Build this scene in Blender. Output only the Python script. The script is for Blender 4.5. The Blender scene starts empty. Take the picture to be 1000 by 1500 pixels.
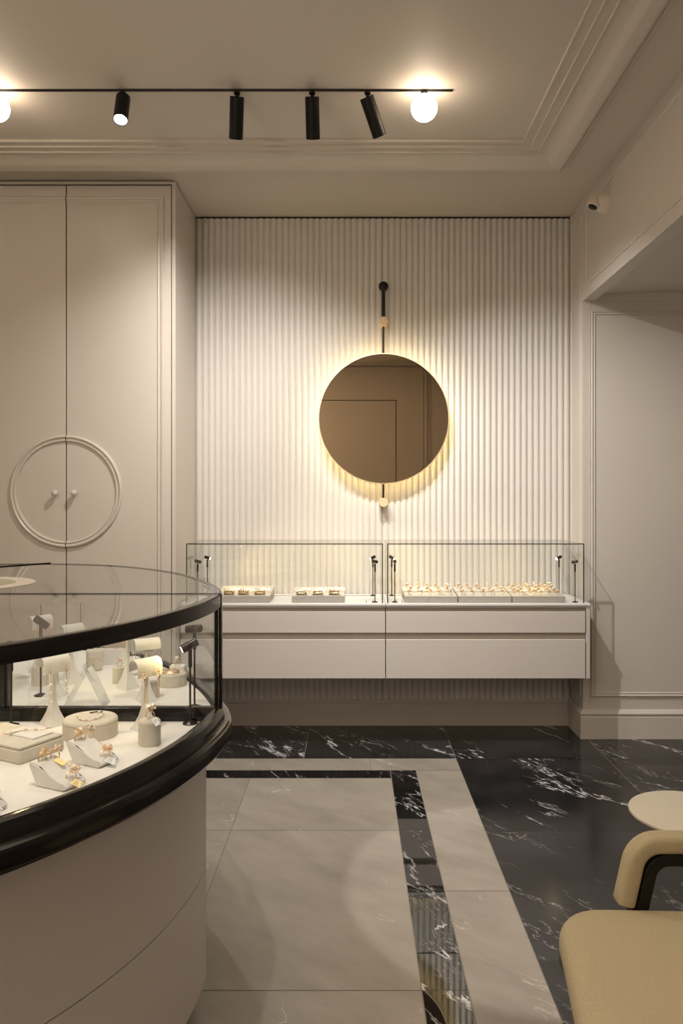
import bpy, bmesh, math, random
from mathutils import Vector, Matrix, Euler
random.seed(7)
PI = math.pi
SC = bpy.context.scene
COL = SC.collection

# ------------------------------------------------------------ materials
def newmat(name):
    m = bpy.data.materials.new(name); m.use_nodes = True
    nt = m.node_tree; nt.nodes.clear()
    out = nt.nodes.new('ShaderNodeOutputMaterial')
    return m, nt, out

def N(nt, typ, **kw):
    n = nt.nodes.new(typ)
    for k, v in kw.items():
        if k in n.inputs: n.inputs[k].default_value = v
        else: setattr(n, k, v)
    return n

def paint(name, col, rough=0.5, var=0.04, scale=8, bump=0.0, metal=0.0, spec=0.5, stretch=None, bscale=None, bdist=0.002, coat=0.0):
    m, nt, out = newmat(name)
    b = N(nt, 'ShaderNodeBsdfPrincipled')
    b.inputs['Roughness'].default_value = rough
    b.inputs['Metallic'].default_value = metal
    b.inputs['Specular IOR Level'].default_value = spec
    b.inputs['Coat Weight'].default_value = coat
    tc = N(nt, 'ShaderNodeTexCoord'); mp = N(nt, 'ShaderNodeMapping')
    if stretch: mp.inputs['Scale'].default_value = stretch
    nz = N(nt, 'ShaderNodeTexNoise'); nz.inputs['Scale'].default_value = scale; nz.inputs['Detail'].default_value = 4
    rp = N(nt, 'ShaderNodeValToRGB')
    c = Vector(col[:3])
    rp.color_ramp.elements[0].position = 0.3; rp.color_ramp.elements[1].position = 0.7
    rp.color_ramp.elements[0].color = (*(c*(1-var)), 1); rp.color_ramp.elements[1].color = (*(c*(1+var)), 1)
    L = nt.links
    L.new(tc.outputs['Object'], mp.inputs['Vector']); L.new(mp.outputs['Vector'], nz.inputs['Vector'])
    L.new(nz.outputs['Fac'], rp.inputs['Fac']); L.new(rp.outputs['Color'], b.inputs['Base Color'])
    if bump:
        n2 = N(nt, 'ShaderNodeTexNoise'); n2.inputs['Scale'].default_value = bscale or scale*4; n2.inputs['Detail'].default_value = 3
        bp = N(nt, 'ShaderNodeBump'); bp.inputs['Strength'].default_value = bump; bp.inputs['Distance'].default_value = bdist
        L.new(mp.outputs['Vector'], n2.inputs['Vector']); L.new(n2.outputs['Fac'], bp.inputs['Height']); L.new(bp.outputs['Normal'], b.inputs['Normal'])
    L.new(b.outputs['BSDF'], out.inputs['Surface'])
    return m

def emis(name, col, s):
    m, nt, out = newmat(name)
    e = N(nt, 'ShaderNodeEmission'); e.inputs['Color'].default_value = (*col, 1); e.inputs['Strength'].default_value = s
    nt.links.new(e.outputs['Emission'], out.inputs['Surface']); return m

def glass(name, tint=(0.97, 0.985, 0.975), base=0.05, gain=0.75):
    m, nt, out = newmat(name)
    t = N(nt, 'ShaderNodeBsdfTransparent'); t.inputs['Color'].default_value = (*tint, 1)
    g = N(nt, 'ShaderNodeBsdfGlossy'); g.inputs['Roughness'].default_value = 0.0
    lw = N(nt, 'ShaderNodeLayerWeight'); lw.inputs['Blend'].default_value = 0.5
    pw = N(nt, 'ShaderNodeMath', operation='POWER'); pw.inputs[1].default_value = 4.0
    mu = N(nt, 'ShaderNodeMath', operation='MULTIPLY_ADD'); mu.inputs[1].default_value = gain; mu.inputs[2].default_value = base
    mx = N(nt, 'ShaderNodeMixShader')
    L = nt.links
    L.new(lw.outputs['Facing'], pw.inputs[0]); L.new(pw.outputs[0], mu.inputs[0]); L.new(mu.outputs[0], mx.inputs['Fac'])
    L.new(t.outputs[0], mx.inputs[1]); L.new(g.outputs[0], mx.inputs[2]); L.new(mx.outputs[0], out.inputs['Surface'])
    return m

def marble(name, rough, ink=(0.008, 0.008, 0.009), vein=(0.62, 0.61, 0.62), rot=0.95, dens=1.0, seed=0.0, spec=0.5):
    """dark stone crossed by broken diagonal white veins"""
    m, nt, out = newmat(name); L = nt.links
    b = N(nt, 'ShaderNodeBsdfPrincipled'); b.inputs['Roughness'].default_value = rough
    b.inputs['Specular IOR Level'].default_value = spec
    tc = N(nt, 'ShaderNodeTexCoord')
    at = N(nt, 'ShaderNodeAttribute', attribute_name='tile')
    ad = N(nt, 'ShaderNodeVectorMath', operation='MULTIPLY_ADD'); ad.inputs[1].default_value = (7, 7, 7)
    L.new(at.outputs['Color'], ad.inputs[0]); L.new(tc.outputs['Object'], ad.inputs[2])
    vr = N(nt, 'ShaderNodeVectorRotate', rotation_type='Z_AXIS'); vr.inputs['Angle'].default_value = rot
    mp = N(nt, 'ShaderNodeMapping'); mp.inputs['Scale'].default_value = (0.8, 2.6, 1); mp.inputs['Location'].default_value = (seed, seed*.7, 0)
    L.new(ad.outputs[0], vr.inputs['Vector']); L.new(vr.outputs[0], mp.inputs['Vector'])
    def ridge(scale, w0, w1, dist, mscale, m0, m1):
        n = N(nt, 'ShaderNodeTexNoise'); n.inputs['Scale'].default_value = scale; n.inputs['Detail'].default_value = 7; n.inputs['Roughness'].default_value = 0.62; n.inputs['Distortion'].default_value = dist
        L.new(mp.outputs['Vector'], n.inputs['Vector'])
        s = N(nt, 'ShaderNodeMath', operation='SUBTRACT'); s.inputs[1].default_value = 0.5
        a = N(nt, 'ShaderNodeMath', operation='ABSOLUTE')
        L.new(n.outputs['Fac'], s.inputs[0]); L.new(s.outputs[0], a.inputs[0])
        r = N(nt, 'ShaderNodeMapRange'); r.inputs['From Min'].default_value = w0; r.inputs['From Max'].default_value = w1; r.inputs['To Min'].default_value = 1; r.inputs['To Max'].default_value = 0
        L.new(a.outputs[0], r.inputs['Value'])
        k = N(nt, 'ShaderNodeTexNoise'); k.inputs['Scale'].default_value = mscale; k.inputs['Detail'].default_value = 3
        L.new(mp.outputs['Vector'], k.inputs['Vector'])
        kr = N(nt, 'ShaderNodeMapRange'); kr.inputs['From Min'].default_value = m0; kr.inputs['From Max'].default_value = m1
        L.new(k.outputs['Fac'], kr.inputs['Value'])
        q = N(nt, 'ShaderNodeMath', operation='MULTIPLY'); L.new(r.outputs[0], q.inputs[0]); L.new(kr.outputs[0], q.inputs[1])
        return q
    a = ridge(0.9*dens, 0.001, 0.013, 0.25, 1.1, 0.50, 0.56)
    c = ridge(2.4*dens, 0.000, 0.009, 0.25, 1.6, 0.48, 0.60)
    br = N(nt, 'ShaderNodeTexNoise'); br.inputs['Scale'].default_value = 22; br.inputs['Detail'].default_value = 8; br.inputs['Roughness'].default_value = 0.75
    L.new(mp.outputs['Vector'], br.inputs['Vector'])
    brr = N(nt, 'ShaderNodeMapRange'); brr.inputs['From Min'].default_value = 0.44; brr.inputs['From Max'].default_value = 0.53
    L.new(br.outputs['Fac'], brr.inputs['Value'])
    c2 = N(nt, 'ShaderNodeMath', operation='MULTIPLY'); c2.inputs[1].default_value = 0.45; L.new(c.outputs[0], c2.inputs[0])
    mx = N(nt, 'ShaderNodeMath', operation='MAXIMUM'); L.new(a.outputs[0], mx.inputs[0]); L.new(c2.outputs[0], mx.inputs[1])
    ml = N(nt, 'ShaderNodeMath', operation='MULTIPLY'); L.new(mx.outputs[0], ml.inputs[0]); L.new(brr.outputs[0], ml.inputs[1])
    cl = N(nt, 'ShaderNodeTexNoise'); cl.inputs['Scale'].default_value = 3.5; cl.inputs['Detail'].default_value = 6
    L.new(ad.outputs[0], cl.inputs['Vector'])
    rp = N(nt, 'ShaderNodeValToRGB'); k = Vector(ink)
    rp.color_ramp.elements[0].position = 0.35; rp.color_ramp.elements[0].color = (*(k*0.7), 1)
    rp.color_ramp.elements[1].position = 0.75; rp.color_ramp.elements[1].color = (*(k*2.2), 1)
    L.new(cl.outputs['Fac'], rp.inputs['Fac'])
    mc = N(nt, 'ShaderNodeMix', data_type='RGBA'); mc.inputs['B'].default_value = (*vein, 1)
    for i_ in mc.inputs:
        pass
    L.new(ml.outputs[0], mc.inputs[0]); L.new(rp.outputs['Color'], mc.inputs[6]); mc.inputs[7].default_value = (*vein, 1)
    L.new(mc.outputs[2], b.inputs['Base Color']); L.new(b.outputs[0], out.inputs['Surface'])
    return m

def beige_stone(name, rough=0.28):
    m, nt, out = newmat(name); L = nt.links
    b = N(nt, 'ShaderNodeBsdfPrincipled'); b.inputs['Roughness'].default_value = rough
    tc = N(nt, 'ShaderNodeTexCoord'); at = N(nt, 'ShaderNodeAttribute', attribute_name='tile')
    ad = N(nt, 'ShaderNodeVectorMath', operation='MULTIPLY_ADD'); ad.inputs[1].default_value = (5, 5, 5)
    L.new(at.outputs['Color'], ad.inputs[0]); L.new(tc.outputs['Object'], ad.inputs[2])
    vr = N(nt, 'ShaderNodeVectorRotate', rotation_type='Z_AXIS'); vr.inputs['Angle'].default_value = 0.7
    mp = N(nt, 'ShaderNodeMapping'); mp.inputs['Scale'].default_value = (1, 2.4, 1)
    L.new(ad.outputs[0], vr.inputs['Vector']); L.new(vr.outputs[0], mp.inputs['Vector'])
    n = N(nt, 'ShaderNodeTexNoise'); n.inputs['Scale'].default_value = 2.2; n.inputs['Detail'].default_value = 9; n.inputs['Roughness'].default_value = 0.65
    L.new(mp.outputs['Vector'], n.inputs['Vector'])
    rp = N(nt, 'ShaderNodeValToRGB')
    rp.color_ramp.elements[0].position = 0.3; rp.color_ramp.elements[0].color = (0.225, 0.20, 0.17, 1)
    rp.color_ramp.elements[1].position = 0.72; rp.color_ramp.elements[1].color = (0.35, 0.315, 0.27, 1)
    L.new(n.outputs['Fac'], rp.inputs['Fac'])
    v = N(nt, 'ShaderNodeTexNoise'); v.inputs['Scale'].default_value = 0.9; v.inputs['Detail'].default_value = 6; v.inputs['Distortion'].default_value = 0.3
    L.new(mp.outputs['Vector'], v.inputs['Vector'])
    s = N(nt, 'ShaderNodeMath', operation='SUBTRACT'); s.inputs[1].default_value = 0.53
    a = N(nt, 'ShaderNodeMath', operation='ABSOLUTE'); L.new(v.outputs['Fac'], s.inputs[0]); L.new(s.outputs[0], a.inputs[0])
    r = N(nt, 'ShaderNodeMapRange'); r.inputs['From Min'].default_value = 0.0; r.inputs['From Max'].default_value = 0.0028; r.inputs['To Min'].default_value = 0.5; r.inputs['To Max'].default_value = 0
    L.new(a.outputs[0], r.inputs['Value'])
    k = N(nt, 'ShaderNodeTexNoise'); k.inputs['Scale'].default_value = 3.0
    L.new(mp.outputs['Vector'], k.inputs['Vector'])
    kr = N(nt, 'ShaderNodeMapRange'); kr.inputs['From Min'].default_value = 0.5; kr.inputs['From Max'].default_value = 0.62
    L.new(k.outputs['Fac'], kr.inputs['Value'])
    q = N(nt, 'ShaderNodeMath', operation='MULTIPLY'); L.new(r.outputs[0], q.inputs[0]); L.new(kr.outputs[0], q.inputs[1])
    mc = N(nt, 'ShaderNodeMix', data_type='RGBA')
    L.new(q.outputs[0], mc.inputs[0]); L.new(rp.outputs['Color'], mc.inputs[6]); mc.inputs[7].default_value = (0.75, 0.72, 0.66, 1)
    L.new(mc.outputs[2], b.inputs['Base Color']); L.new(b.outputs[0], out.inputs['Surface'])
    return m

M = dict(
    wall=paint('wall_paint', (0.56, 0.52, 0.475), 0.55, 0.015, 2),
    ceil=paint('ceiling_paint', (0.58, 0.53, 0.46), 0.6, 0.015, 2),
    flute=paint('fluted_paint', (0.63, 0.60, 0.56), 0.42, 0.015, 3),
    lacq=paint('cabinet_lacquer', (0.56, 0.52, 0.485), 0.38, 0.012, 3),
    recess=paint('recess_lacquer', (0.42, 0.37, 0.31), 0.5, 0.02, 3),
    ward=paint('wardrobe_lacquer', (0.56, 0.51, 0.455), 0.33, 0.012, 3),
    slab=paint('white_solid_surface', (0.72, 0.71, 0.70), 0.3, 0.01, 5),
    gap=paint('dark_gap', (0.02, 0.017, 0.014), 0.9, 0.1, 5),
    black=paint('black_stained_wood', (0.012, 0.010, 0.009), 0.14, 0.5, 6, bump=0.12, stretch=(1, 1, 14), coat=0.0, spec=0.28, bscale=10, bdist=0.0006),
    blackm=paint('black_metal', (0.008, 0.007, 0.0065), 0.42, 0.2, 30, spec=0.25),
    bronze=paint('dark_bronze_metal', (0.045, 0.036, 0.028), 0.3, 0.15, 30, metal=0.7),
    suede=paint('ivory_suede', (0.60, 0.56, 0.49), 0.9, 0.05, 40, bump=0.4, bscale=300, bdist=0.0006),
    suedew=paint('white_suede', (0.70, 0.69, 0.67), 0.9, 0.04, 40, bump=0.3, bscale=300, bdist=0.0006),
    deck=paint('display_deck_felt', (0.76, 0.74, 0.71), 0.75, 0.03, 20, bump=0.2, bscale=250, bdist=0.0005),
    traygrey=paint('grey_tray_suede', (0.40, 0.37, 0.34), 0.9, 0.04, 50, bump=0.3, bscale=300, bdist=0.0006),
    traytop=paint('cream_tray_suede', (0.56, 0.53, 0.47), 0.9, 0.04, 50, bump=0.3, bscale=300, bdist=0.0006),
    gold=paint('rose_gold', (0.98, 0.72, 0.52), 0.25, 0.08, 60, metal=1.0),
    ygold=paint('yellow_gold', (0.98, 0.78, 0.48), 0.3, 0.10, 60, metal=1.0),
    gem=paint('pale_gemstone', (0.85, 0.78, 0.70), 0.08, 0.15, 200, coat=1.0, spec=0.9),
    pearl=paint('pearl', (0.86, 0.80, 0.72), 0.15, 0.04, 60, coat=0.7),
    tag=paint('white_card', (0.78, 0.80, 0.82), 0.7, 0.02, 20),
    ytag=paint('yellow_card', (0.90, 0.74, 0.34), 0.5, 0.05, 20),
    ink=paint('grey_ink', (0.22, 0.23, 0.27), 0.7, 0.02, 20),
    brown=paint('brown_velvet', (0.22, 0.15, 0.08), 0.8, 0.1, 40),
    mirror=paint('bronze_mirror', (0.56, 0.45, 0.32), 0.0, 0.0, 3, metal=1.0),
    brass=paint('pale_brass', (0.92, 0.78, 0.56), 0.3, 0.05, 30, metal=0.85),
    oak=paint('pale_oak', (0.72, 0.52, 0.32), 0.45, 0.12, 40, stretch=(1, 1, 8)),
    fabric=paint('olive_cream_fabric', (0.47, 0.40, 0.26), 0.95, 0.09, 260, bump=0.6, bscale=700, bdist=0.0012),
    table=paint('beige_table_lacquer', (0.42, 0.37, 0.28), 0.35, 0.03, 10),
    grout=paint('grout', (0.20, 0.18, 0.15), 0.9, 0.1, 20),
    white=paint('cream_plastic', (0.62, 0.55, 0.47), 0.35, 0.01, 10),
    glass=glass('clear_glass'),
    iglass=glass('showcase_glass', base=0.055, gain=0.55),
    edge=paint('green_glass_edge', (0.035, 0.045, 0.035), 0.15, 0.1, 30),
    dish=paint('greenish_lacquer', (0.30, 0.30, 0.16), 0.2, 0.05, 10),
    acryl=glass('clear_acrylic', tint=(0.93, 0.94, 0.95), base=0.10, gain=0.6),
    globe=emis('globe_glow', (1.0, 0.80, 0.60), 15.0),
    cool=emis('cool_lens', (0.86, 0.93, 1.0), 40.0),
    warm=emis('warm_lens', (1.0, 0.78, 0.45), 14.0),
    strip=emis('led_strip', (1.0, 0.76, 0.36), 13.0),
    marble=marble('black_marble', 0.16, ink=(0.012, 0.0115, 0.0125), dens=1.0),
    polished=marble('polished_black_marble', 0.02, dens=1.8, seed=3.1, ink=(0.006, 0.006, 0.006), spec=0.9, rot=1.1),
    beige=beige_stone('beige_stone'),
)

# ------------------------------------------------------------ mesh helpers
class MB:
    def __init__(s): s.bm = bmesh.new(); s.smooth = False
    def v(s, p): return s.bm.verts.new(p)
    def box(s, x0, x1, y0, y1, z0, z1, bev=0.0, seg=2, mtx=None):
        r = bmesh.ops.create_cube(s.bm, size=1.0)
        vs = r['verts']
        for q in vs:
            q.co = Vector(((x0+x1)/2 + q.co.x*(x1-x0), (y0+y1)/2 + q.co.y*(y1-y0), (z0+z1)/2 + q.co.z*(z1-z0)))
        allv = vs
        if bev:
            es = list({e for q in vs for e in q.link_edges})
            rr = bmesh.ops.bevel(s.bm, geom=es, offset=bev, segments=seg, affect='EDGES', profile=0.5)
            allv = list({q for f in rr['faces'] for q in f.verts} | {q for q in vs if q.is_valid})
        if mtx is not None:
            st = set(allv)
            for q in st: q.co = mtx @ q.co
        return s
    def poly_prism(s, pts, fn):
        """pts: list of 2d; fn(p, t) with t 0/1 gives 3d"""
        a = [s.v(fn(p, 0)) for p in pts]; b = [s.v(fn(p, 1)) for p in pts]
        n = len(pts)
        for i in range(n):
            j = (i+1) % n
            s.bm.faces.new((a[i], a[j], b[j], b[i]))
        s.bm.faces.new(list(reversed(a))); s.bm.faces.new(b); return s
    def tube(s, pts, r, n=10, closed=False, cap=True):
        pts = [Vector(p) for p in pts]; m = len(pts)
        rr = r if isinstance(r, (list, tuple)) else [r]*m
        rings = []; up = None
        for i, p in enumerate(pts):
            if closed: t = pts[(i+1) % m] - pts[i-1]
            else: t = pts[min(i+1, m-1)] - pts[max(i-1, 0)]
            t.normalize()
            if up is None:
                up = Vector((0, 0, 1)) if abs(t.z) < 0.9 else Vector((1, 0, 0))
            u = t.cross(up)
            if u.length < 1e-6: u = t.cross(Vector((0, 1, 0)))
            u.normalize(); w = u.cross(t).normalized(); up = w
            rings.append([s.v(p + (u*math.cos(2*PI*k/n) + w*math.sin(2*PI*k/n))*rr[i]) for k in range(n)])
        for i in range(m if closed else m-1):
            a, b = rings[i], rings[(i+1) % m]
            for k in range(n):
                l = (k+1) % n
                s.bm.faces.new((a[k], a[l], b[l], b[k]))
        if cap and not closed:
            s.bm.faces.new(list(reversed(rings[0]))); s.bm.faces.new(rings[-1])
        return s
    def lathe(s, prof, c=(0, 0, 0), n=32, mtx=None):
        c = Vector(c); rings = []
        for (r, z) in prof:
            if r < 1e-6: rings.append([s.v((0, 0, z))])
            else: rings.append([s.v((r*math.cos(2*PI*k/n), r*math.sin(2*PI*k/n), z)) for k in range(n)])
        for a, b in zip(rings, rings[1:]):
            for k in range(n):
                l = (k+1) % n
                if len(a) == 1 and len(b) == 1: continue
                if len(a) == 1: s.bm.faces.new((a[0], b[l], b[k]))
                elif len(b) == 1: s.bm.faces.new((a[k], a[l], b[0]))
                else: s.bm.faces.new((a[k], a[l], b[l], b[k]))
        for rg in rings:
            for q in rg:
                q.co = (mtx @ q.co if mtx is not None else q.co) + c
        return s
    def ball(s, c, r, sub=2, sc=(1, 1, 1)):
        rr = bmesh.ops.create_icosphere(s.bm, subdivisions=sub, radius=r)
        for q in rr['verts']:
            q.co = Vector((q.co.x*sc[0], q.co.y*sc[1], q.co.z*sc[2])) + Vector(c)
        return s
    def build(s, name, mat, parent=None, smooth=None, loc=None, rz=None, ang=0.6):
        bmesh.ops.recalc_face_normals(s.bm, faces=s.bm.faces)
        me = bpy.data.meshes.new(name); s.bm.to_mesh(me); s.bm.free()
        for m_ in (mat if isinstance(mat, (list, tuple)) else [mat]): me.materials.append(m_)
        o = bpy.data.objects.new(name, me); COL.objects.link(o)
        if smooth is None or smooth:
            for p in me.polygons: p.use_smooth = True
            bm = bmesh.new(); bm.from_mesh(me)
            for e in bm.edges:
                if len(e.link_faces) == 2 and e.calc_face_angle(0) > ang: e.smooth = False
            bm.to_mesh(me); bm.free()
        if parent: o.parent = parent
        if loc: o.location = loc
        if rz is not None: o.rotation_euler.z = rz
        return o

def tag(o, label, cat, group=None, kind=None):
    o['label'] = label; o['category'] = cat
    if group: o['group'] = group
    if kind: o['kind'] = kind
    return o
def thing(name, label, cat, loc=(0, 0, 0), rz=0, group=None):
    o = bpy.data.objects.new(name, None); COL.objects.link(o); o.empty_display_size = 0.05
    o.location = loc; o.rotation_euler.z = rz
    return tag(o, label, cat, group)
def struct(o):
    o['kind'] = 'structure'; return o
def dup(root, loc=None, rz=None, label=None, group=None, rot=None):
    r = root.copy(); COL.objects.link(r)
    if loc is not None: r.location = loc
    if rz is not None: r.rotation_euler.z = rz
    if rot is not None: r.rotation_euler = rot
    if label: r['label'] = label
    if group: r['group'] = group
    for ch in [c for c in bpy.data.objects if c.parent == root]:
        c = ch.copy(); COL.objects.link(c); c.parent = r
        for g in [q for q in bpy.data.objects if q.parent == ch]:
            d = g.copy(); COL.objects.link(d); d.parent = c
    return r

F = 1120.0; CH = 1.4
def P(px, py, z=None, y=None):
    """pixel -> world at a given height z or depth y"""
    if y is None: y = F*(CH-z)/(py-733.0)
    return Vector(((px-515.0)*y/F, y, CH-(py-733.0)*y/F))

# ------------------------------------------------------------ room
YB = 4.77; YP = 4.50; XR = 1.36; ZC = 3.167; XL = -3.3; YN = -0.45
# floor
def build_floor():
    bm = bmesh.new(); lay = bm.loops.layers.float_color.new('tile')
    def quad(x0, x1, y0, y1, mi, z=0.0, g=0.0015):
        x0 += g; x1 -= g; y0 += g; y1 -= g
        if x1 <= x0 or y1 <= y0: return
        f = bm.faces.new([bm.verts.new((x, y, z)) for x, y in ((x0, y0), (x1, y0), (x1, y1), (x0, y1))])
        f.material_index = mi; c = (random.random(), random.random(), random.random(), 1)
        for l in f.loops: l[lay] = c
    def grid(xs, ys, mi):
        for a, b in zip(xs, xs[1:]):
            for c, d in zip(ys, ys[1:]): quad(a, b, c, d, mi)
    yb = [-0.45, 0.50, 1.411, 2.323, 3.233, 4.148]
    # black field right and far strip
    grid([.565, 1.384, 2.2, 3.02, 3.6], yb, 1)
    grid([-3.4, -2.6, -1.9, -1.08, -.26, .565, 1.384, 2.2, 3.02, 3.6], [4.148, 4.9], 1)
    # beige border
    grid([.333, .565], [-.45, .9, 1.82, 2.741, 3.965], 0)
    grid([-3.4, -2.0, -1.2, .1, .565], [3.965, 4.148], 0)
    # polished strip
    grid([.2, .333], [-.45, .6, 1.5, 2.184, 2.40, 3.246], 2)
    quad(.2, .333, 3.246, 3.965, 2)
    grid([-3.4, -2.2, -1.0, .2], [3.855, 3.965], 2)
    # inner field
    grid([-3.4, -2.65, -1.94, -1.225, -.5125, .2], [-.45, .06, 1.12, 2.184, 3.246, 3.855], 0)
    quad(-3.5, 3.7, -.6, 5.0, 3, z=-0.0012)
    me = bpy.data.meshes.new('floor'); bm.to_mesh(me); bm.free()
    for k in ('beige', 'marble', 'polished', 'grout'): me.materials.append(M[k])
    o = bpy.data.objects.new('floor', me); COL.objects.link(o); return struct(o)
build_floor()

# fluted back wall (two panels with a seam)
def build_fluted():
    mb = MB(); seg = 8; x0 = -.972; x1 = XR; seam = .193; n1 = 30; n2 = 31
    pts = []
    def run(a, b, n):
        w = (b-a)/n
        for i in range(n):
            for k in range(seg):
                t = k/seg
                pts.append((a + (i+t)*w, -0.013*math.sin(PI*t)**0.8))
    run(x0, seam-.0012, n1); pts.append((seam-.0012, 0.004)); run(seam+.0012, x1, n2); pts.append((x1, 0))
    lo = [mb.v((x, YB+d, .165)) for x, d in pts]; hi = [mb.v((x, YB+d, ZC-.012)) for x, d in pts]
    for i in range(len(pts)-1): mb.bm.faces.new((lo[i], lo[i+1], hi[i+1], hi[i]))
    mb.box(x0, x1, YB+.012, YB+.10, 0, ZC+.05)
    return struct(mb.build('wall_back', M['flute'], ang=0.9))
build_fluted()
struct(MB().box(-.972, XR, YB-.001, YB+.011, ZC-.012, ZC-.001).build('shadow_gap_strip', M['gap'], smooth=False))  # dark strip standing in for the shadow gap above the flutes

# molding sweeps
def sweep(name, prof, path, mat, closed=False, plane='XY'):
    """prof [(d,z)]: d to the inside of the path, z height. path in XY, mitred corners"""
    mb = MB(); n = len(path); rings = []
    pv = [Vector(p) for p in path]
    for i in range(n):
        def nrm(a, b):
            t = (b-a).normalized(); return Vector((-t.y, t.x))
        if closed: n1 = nrm(pv[i-1], pv[i]); n2 = nrm(pv[i], pv[(i+1) % n])
        else:
            n1 = nrm(pv[i-1], pv[i]) if i > 0 else nrm(pv[i], pv[i+1]); n2 = nrm(pv[i], pv[i+1]) if i < n-1 else n1
        m = (n1+n2).normalized(); k = 1.0/max(0.2, m.dot(n1))
        ring = []
        for d, z in prof:
            q = pv[i] + m*(d*k)
            ring.append(mb.v((q.x, q.y, z) if plane == 'XY' else ((q.x, z, q.y) if plane == 'XZ' else (z, q.x, q.y))))
        rings.append(ring)
    m = len(prof)
    for i in range(n if closed else n-1):
        a, b = rings[i], rings[(i+1) % n]
        for k in range(m):
            l = (k+1) % m
            mb.bm.faces.new((a[k], a[l], b[l], b[k]))
    if not closed:
        mb.bm.faces.new(rings[0]); mb.bm.faces.new(list(reversed(rings[-1])))
    return mb.build(name, mat, ang=0.5)

# ceiling + relief moulding ring
struct(MB().box(XL-.2, 3.6, YN-.2, YB+.2, ZC, ZC+.12).build('ceiling', M['ceil'], smooth=False))
cp = [(-.002, ZC+.002), (-.002, ZC-.006), (.004, ZC-.010), (.016, ZC-.010), (.018, ZC-.020), (.024, ZC-.026), (.032, ZC-.026), (.036, ZC-.018), (.040, ZC-.018), (.044, ZC-.040), (.050, ZC-.048), (.062, ZC-.054)]
for i in range(11):
    t = i/10; cp.append((.066+.120*t, ZC-.054+.038*(t*t*(3-2*t)*.7+t*.3)))
cp += [(.200, ZC-.0165), (.201, ZC-.022), (.206, ZC-.022), (.207, ZC-.014), (.250, ZC-.014), (.251, ZC-.018), (.256, ZC-.018), (.257, ZC-.0085), (.295, ZC-.0085), (.296, ZC-.013), (.302, ZC-.013), (.303, ZC+.002)]
o = sweep('trim_2', cp, [(-2.9, .1), (1.143, .1), (1.143, 4.045), (-2.9, 4.045)], M['ceil'], closed=True)
struct(o)

# side walls
def bx(name, mat, *a, **k): return struct(MB().box(*a, **k).build(name, mat, smooth=False))
bx('wall_left', M['wall'], XL-.1, XL, YN-.1, YB+.1, 0, ZC)
bx('wall_front', M['wall'], XL, 3.6, YN-.1, YN, 0, ZC)
# beam over the opening on the right with pier
mb = MB(); mb.box(XR, XR+.07, YN, YP, 2.575, ZC); mb.box(XR, XR+.30, YP, YB+.1, 0, ZC)
struct(mb.build('wall_right', M['wall'], smooth=False))
bx('wall_alcove', M['wall'], XR+.30, 3.6, YP, YP+.1, 0, 2.95)
bx('wall_alcove_end', M['wall'], 3.5, 3.6, YN, YP, 0, 2.95)
bx('ceiling_alcove', M['wall'], XR+.07, 3.6, YN, YP, 2.612, 2.70)
# little cornice at alcove back
struct(sweep('trim_3', [(-.001, 2.612), (-.001, 2.570), (.006, 2.574), (.010, 2.584), (.022, 2.596), (.030, 2.602), (.034, 2.612)], [(3.4, YP), (XR+.07, YP)], M['wall']))
# baseboards
bp = [(-.001, 0), (.018, 0), (.018, .128), (.014, .132), (.014, .136), (.020, .142), (.021, .150), (.014, .158), (.010, .164), (.004, .170), (-.001, .170)]
struct(sweep('baseboard_right', bp, [(3.4, YP), (XR-.001, YP), (XR-.001, YB-.0)], M['wall']))
struct(sweep('baseboard_back', bp, [(XR, YB), (-.972, YB)], M['wall']))
# picture-frame mouldings
def frame_xz(name, x0, x1, z0, z1, y, w=.032, h=.012, mat='wall', parent=None):
    prof = [(0, y+.001), (0, y-h*.55), (w*.18, y-h), (w*.38, y-h*.9), (w*.5, y-h*.45), (w*.7, y-h*.45), (w*.85, y-h*.7), (w, y-h*.3), (w, y+.001)]
    o = sweep(name, prof, [(x0, z0), (x1, z0), (x1, z1), (x0, z1)], M[mat], closed=True, plane='XZ')
    if parent: o.parent = parent
    return o
struct(frame_xz('trim_4', 1.407, 3.1, 1.165+.07-.99, 2.517, YP, w=.026, h=.010))
# pier joint line (flush panel)
bx('trim_5', M['wall'], 1.40, 1.403, YP-.003, YP, .17, 2.575)
def frame_yz(name, y0, y1, z0, z1, x, w=.024, h=.008):
    prof = [(0, x+.001), (0, x-h*.55), (w*.2, x-h), (w*.45, x-h*.9), (w*.55, x-h*.4), (w*.85, x-h*.7), (w, x-h*.3), (w, x+.001)]
    return struct(sweep(name, prof, [(y0, z0), (y1, z0), (y1, z1), (y0, z1)], M['wall'], closed=True, plane='YZ'))
frame_yz('trim_6', 0.0, 4.44, 2.645, 3.10, XR)
frame_yz('trim_7', 4.53, 4.735, .24, 3.10, XR, w=.02)
# wall behind camera: flush door outline and mouldings (seen in the mirror)
mb = MB(); mb.box(-.5, .570, YN, YN+.003, 2.676, 2.684); mb.box(.562, .570, YN, YN+.003, 0, 2.68); mb.box(-.5, -.492, YN, YN+.003, 0, 2.68)
struct(mb.build('door_1', M['gap'], smooth=False))
mb = MB(); mb.box(.90, .91, YN, YN+.012, 0, 3.12); mb.box(.93, .96, YN, YN+.02, 0, 3.12); mb.box(.99, 1.0, YN, YN+.012, 0, 3.12); mb.box(1.03, 1.34, YN, YN+.03, 0, 3.12)
mb.box(-2.5, .9, YN, YN+.02, 3.08, 3.10); mb.box(-2.5, .9, YN, YN+.03, 3.12, 3.167)
struct(mb.build('trim_8', M['wall'], smooth=False))

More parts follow.
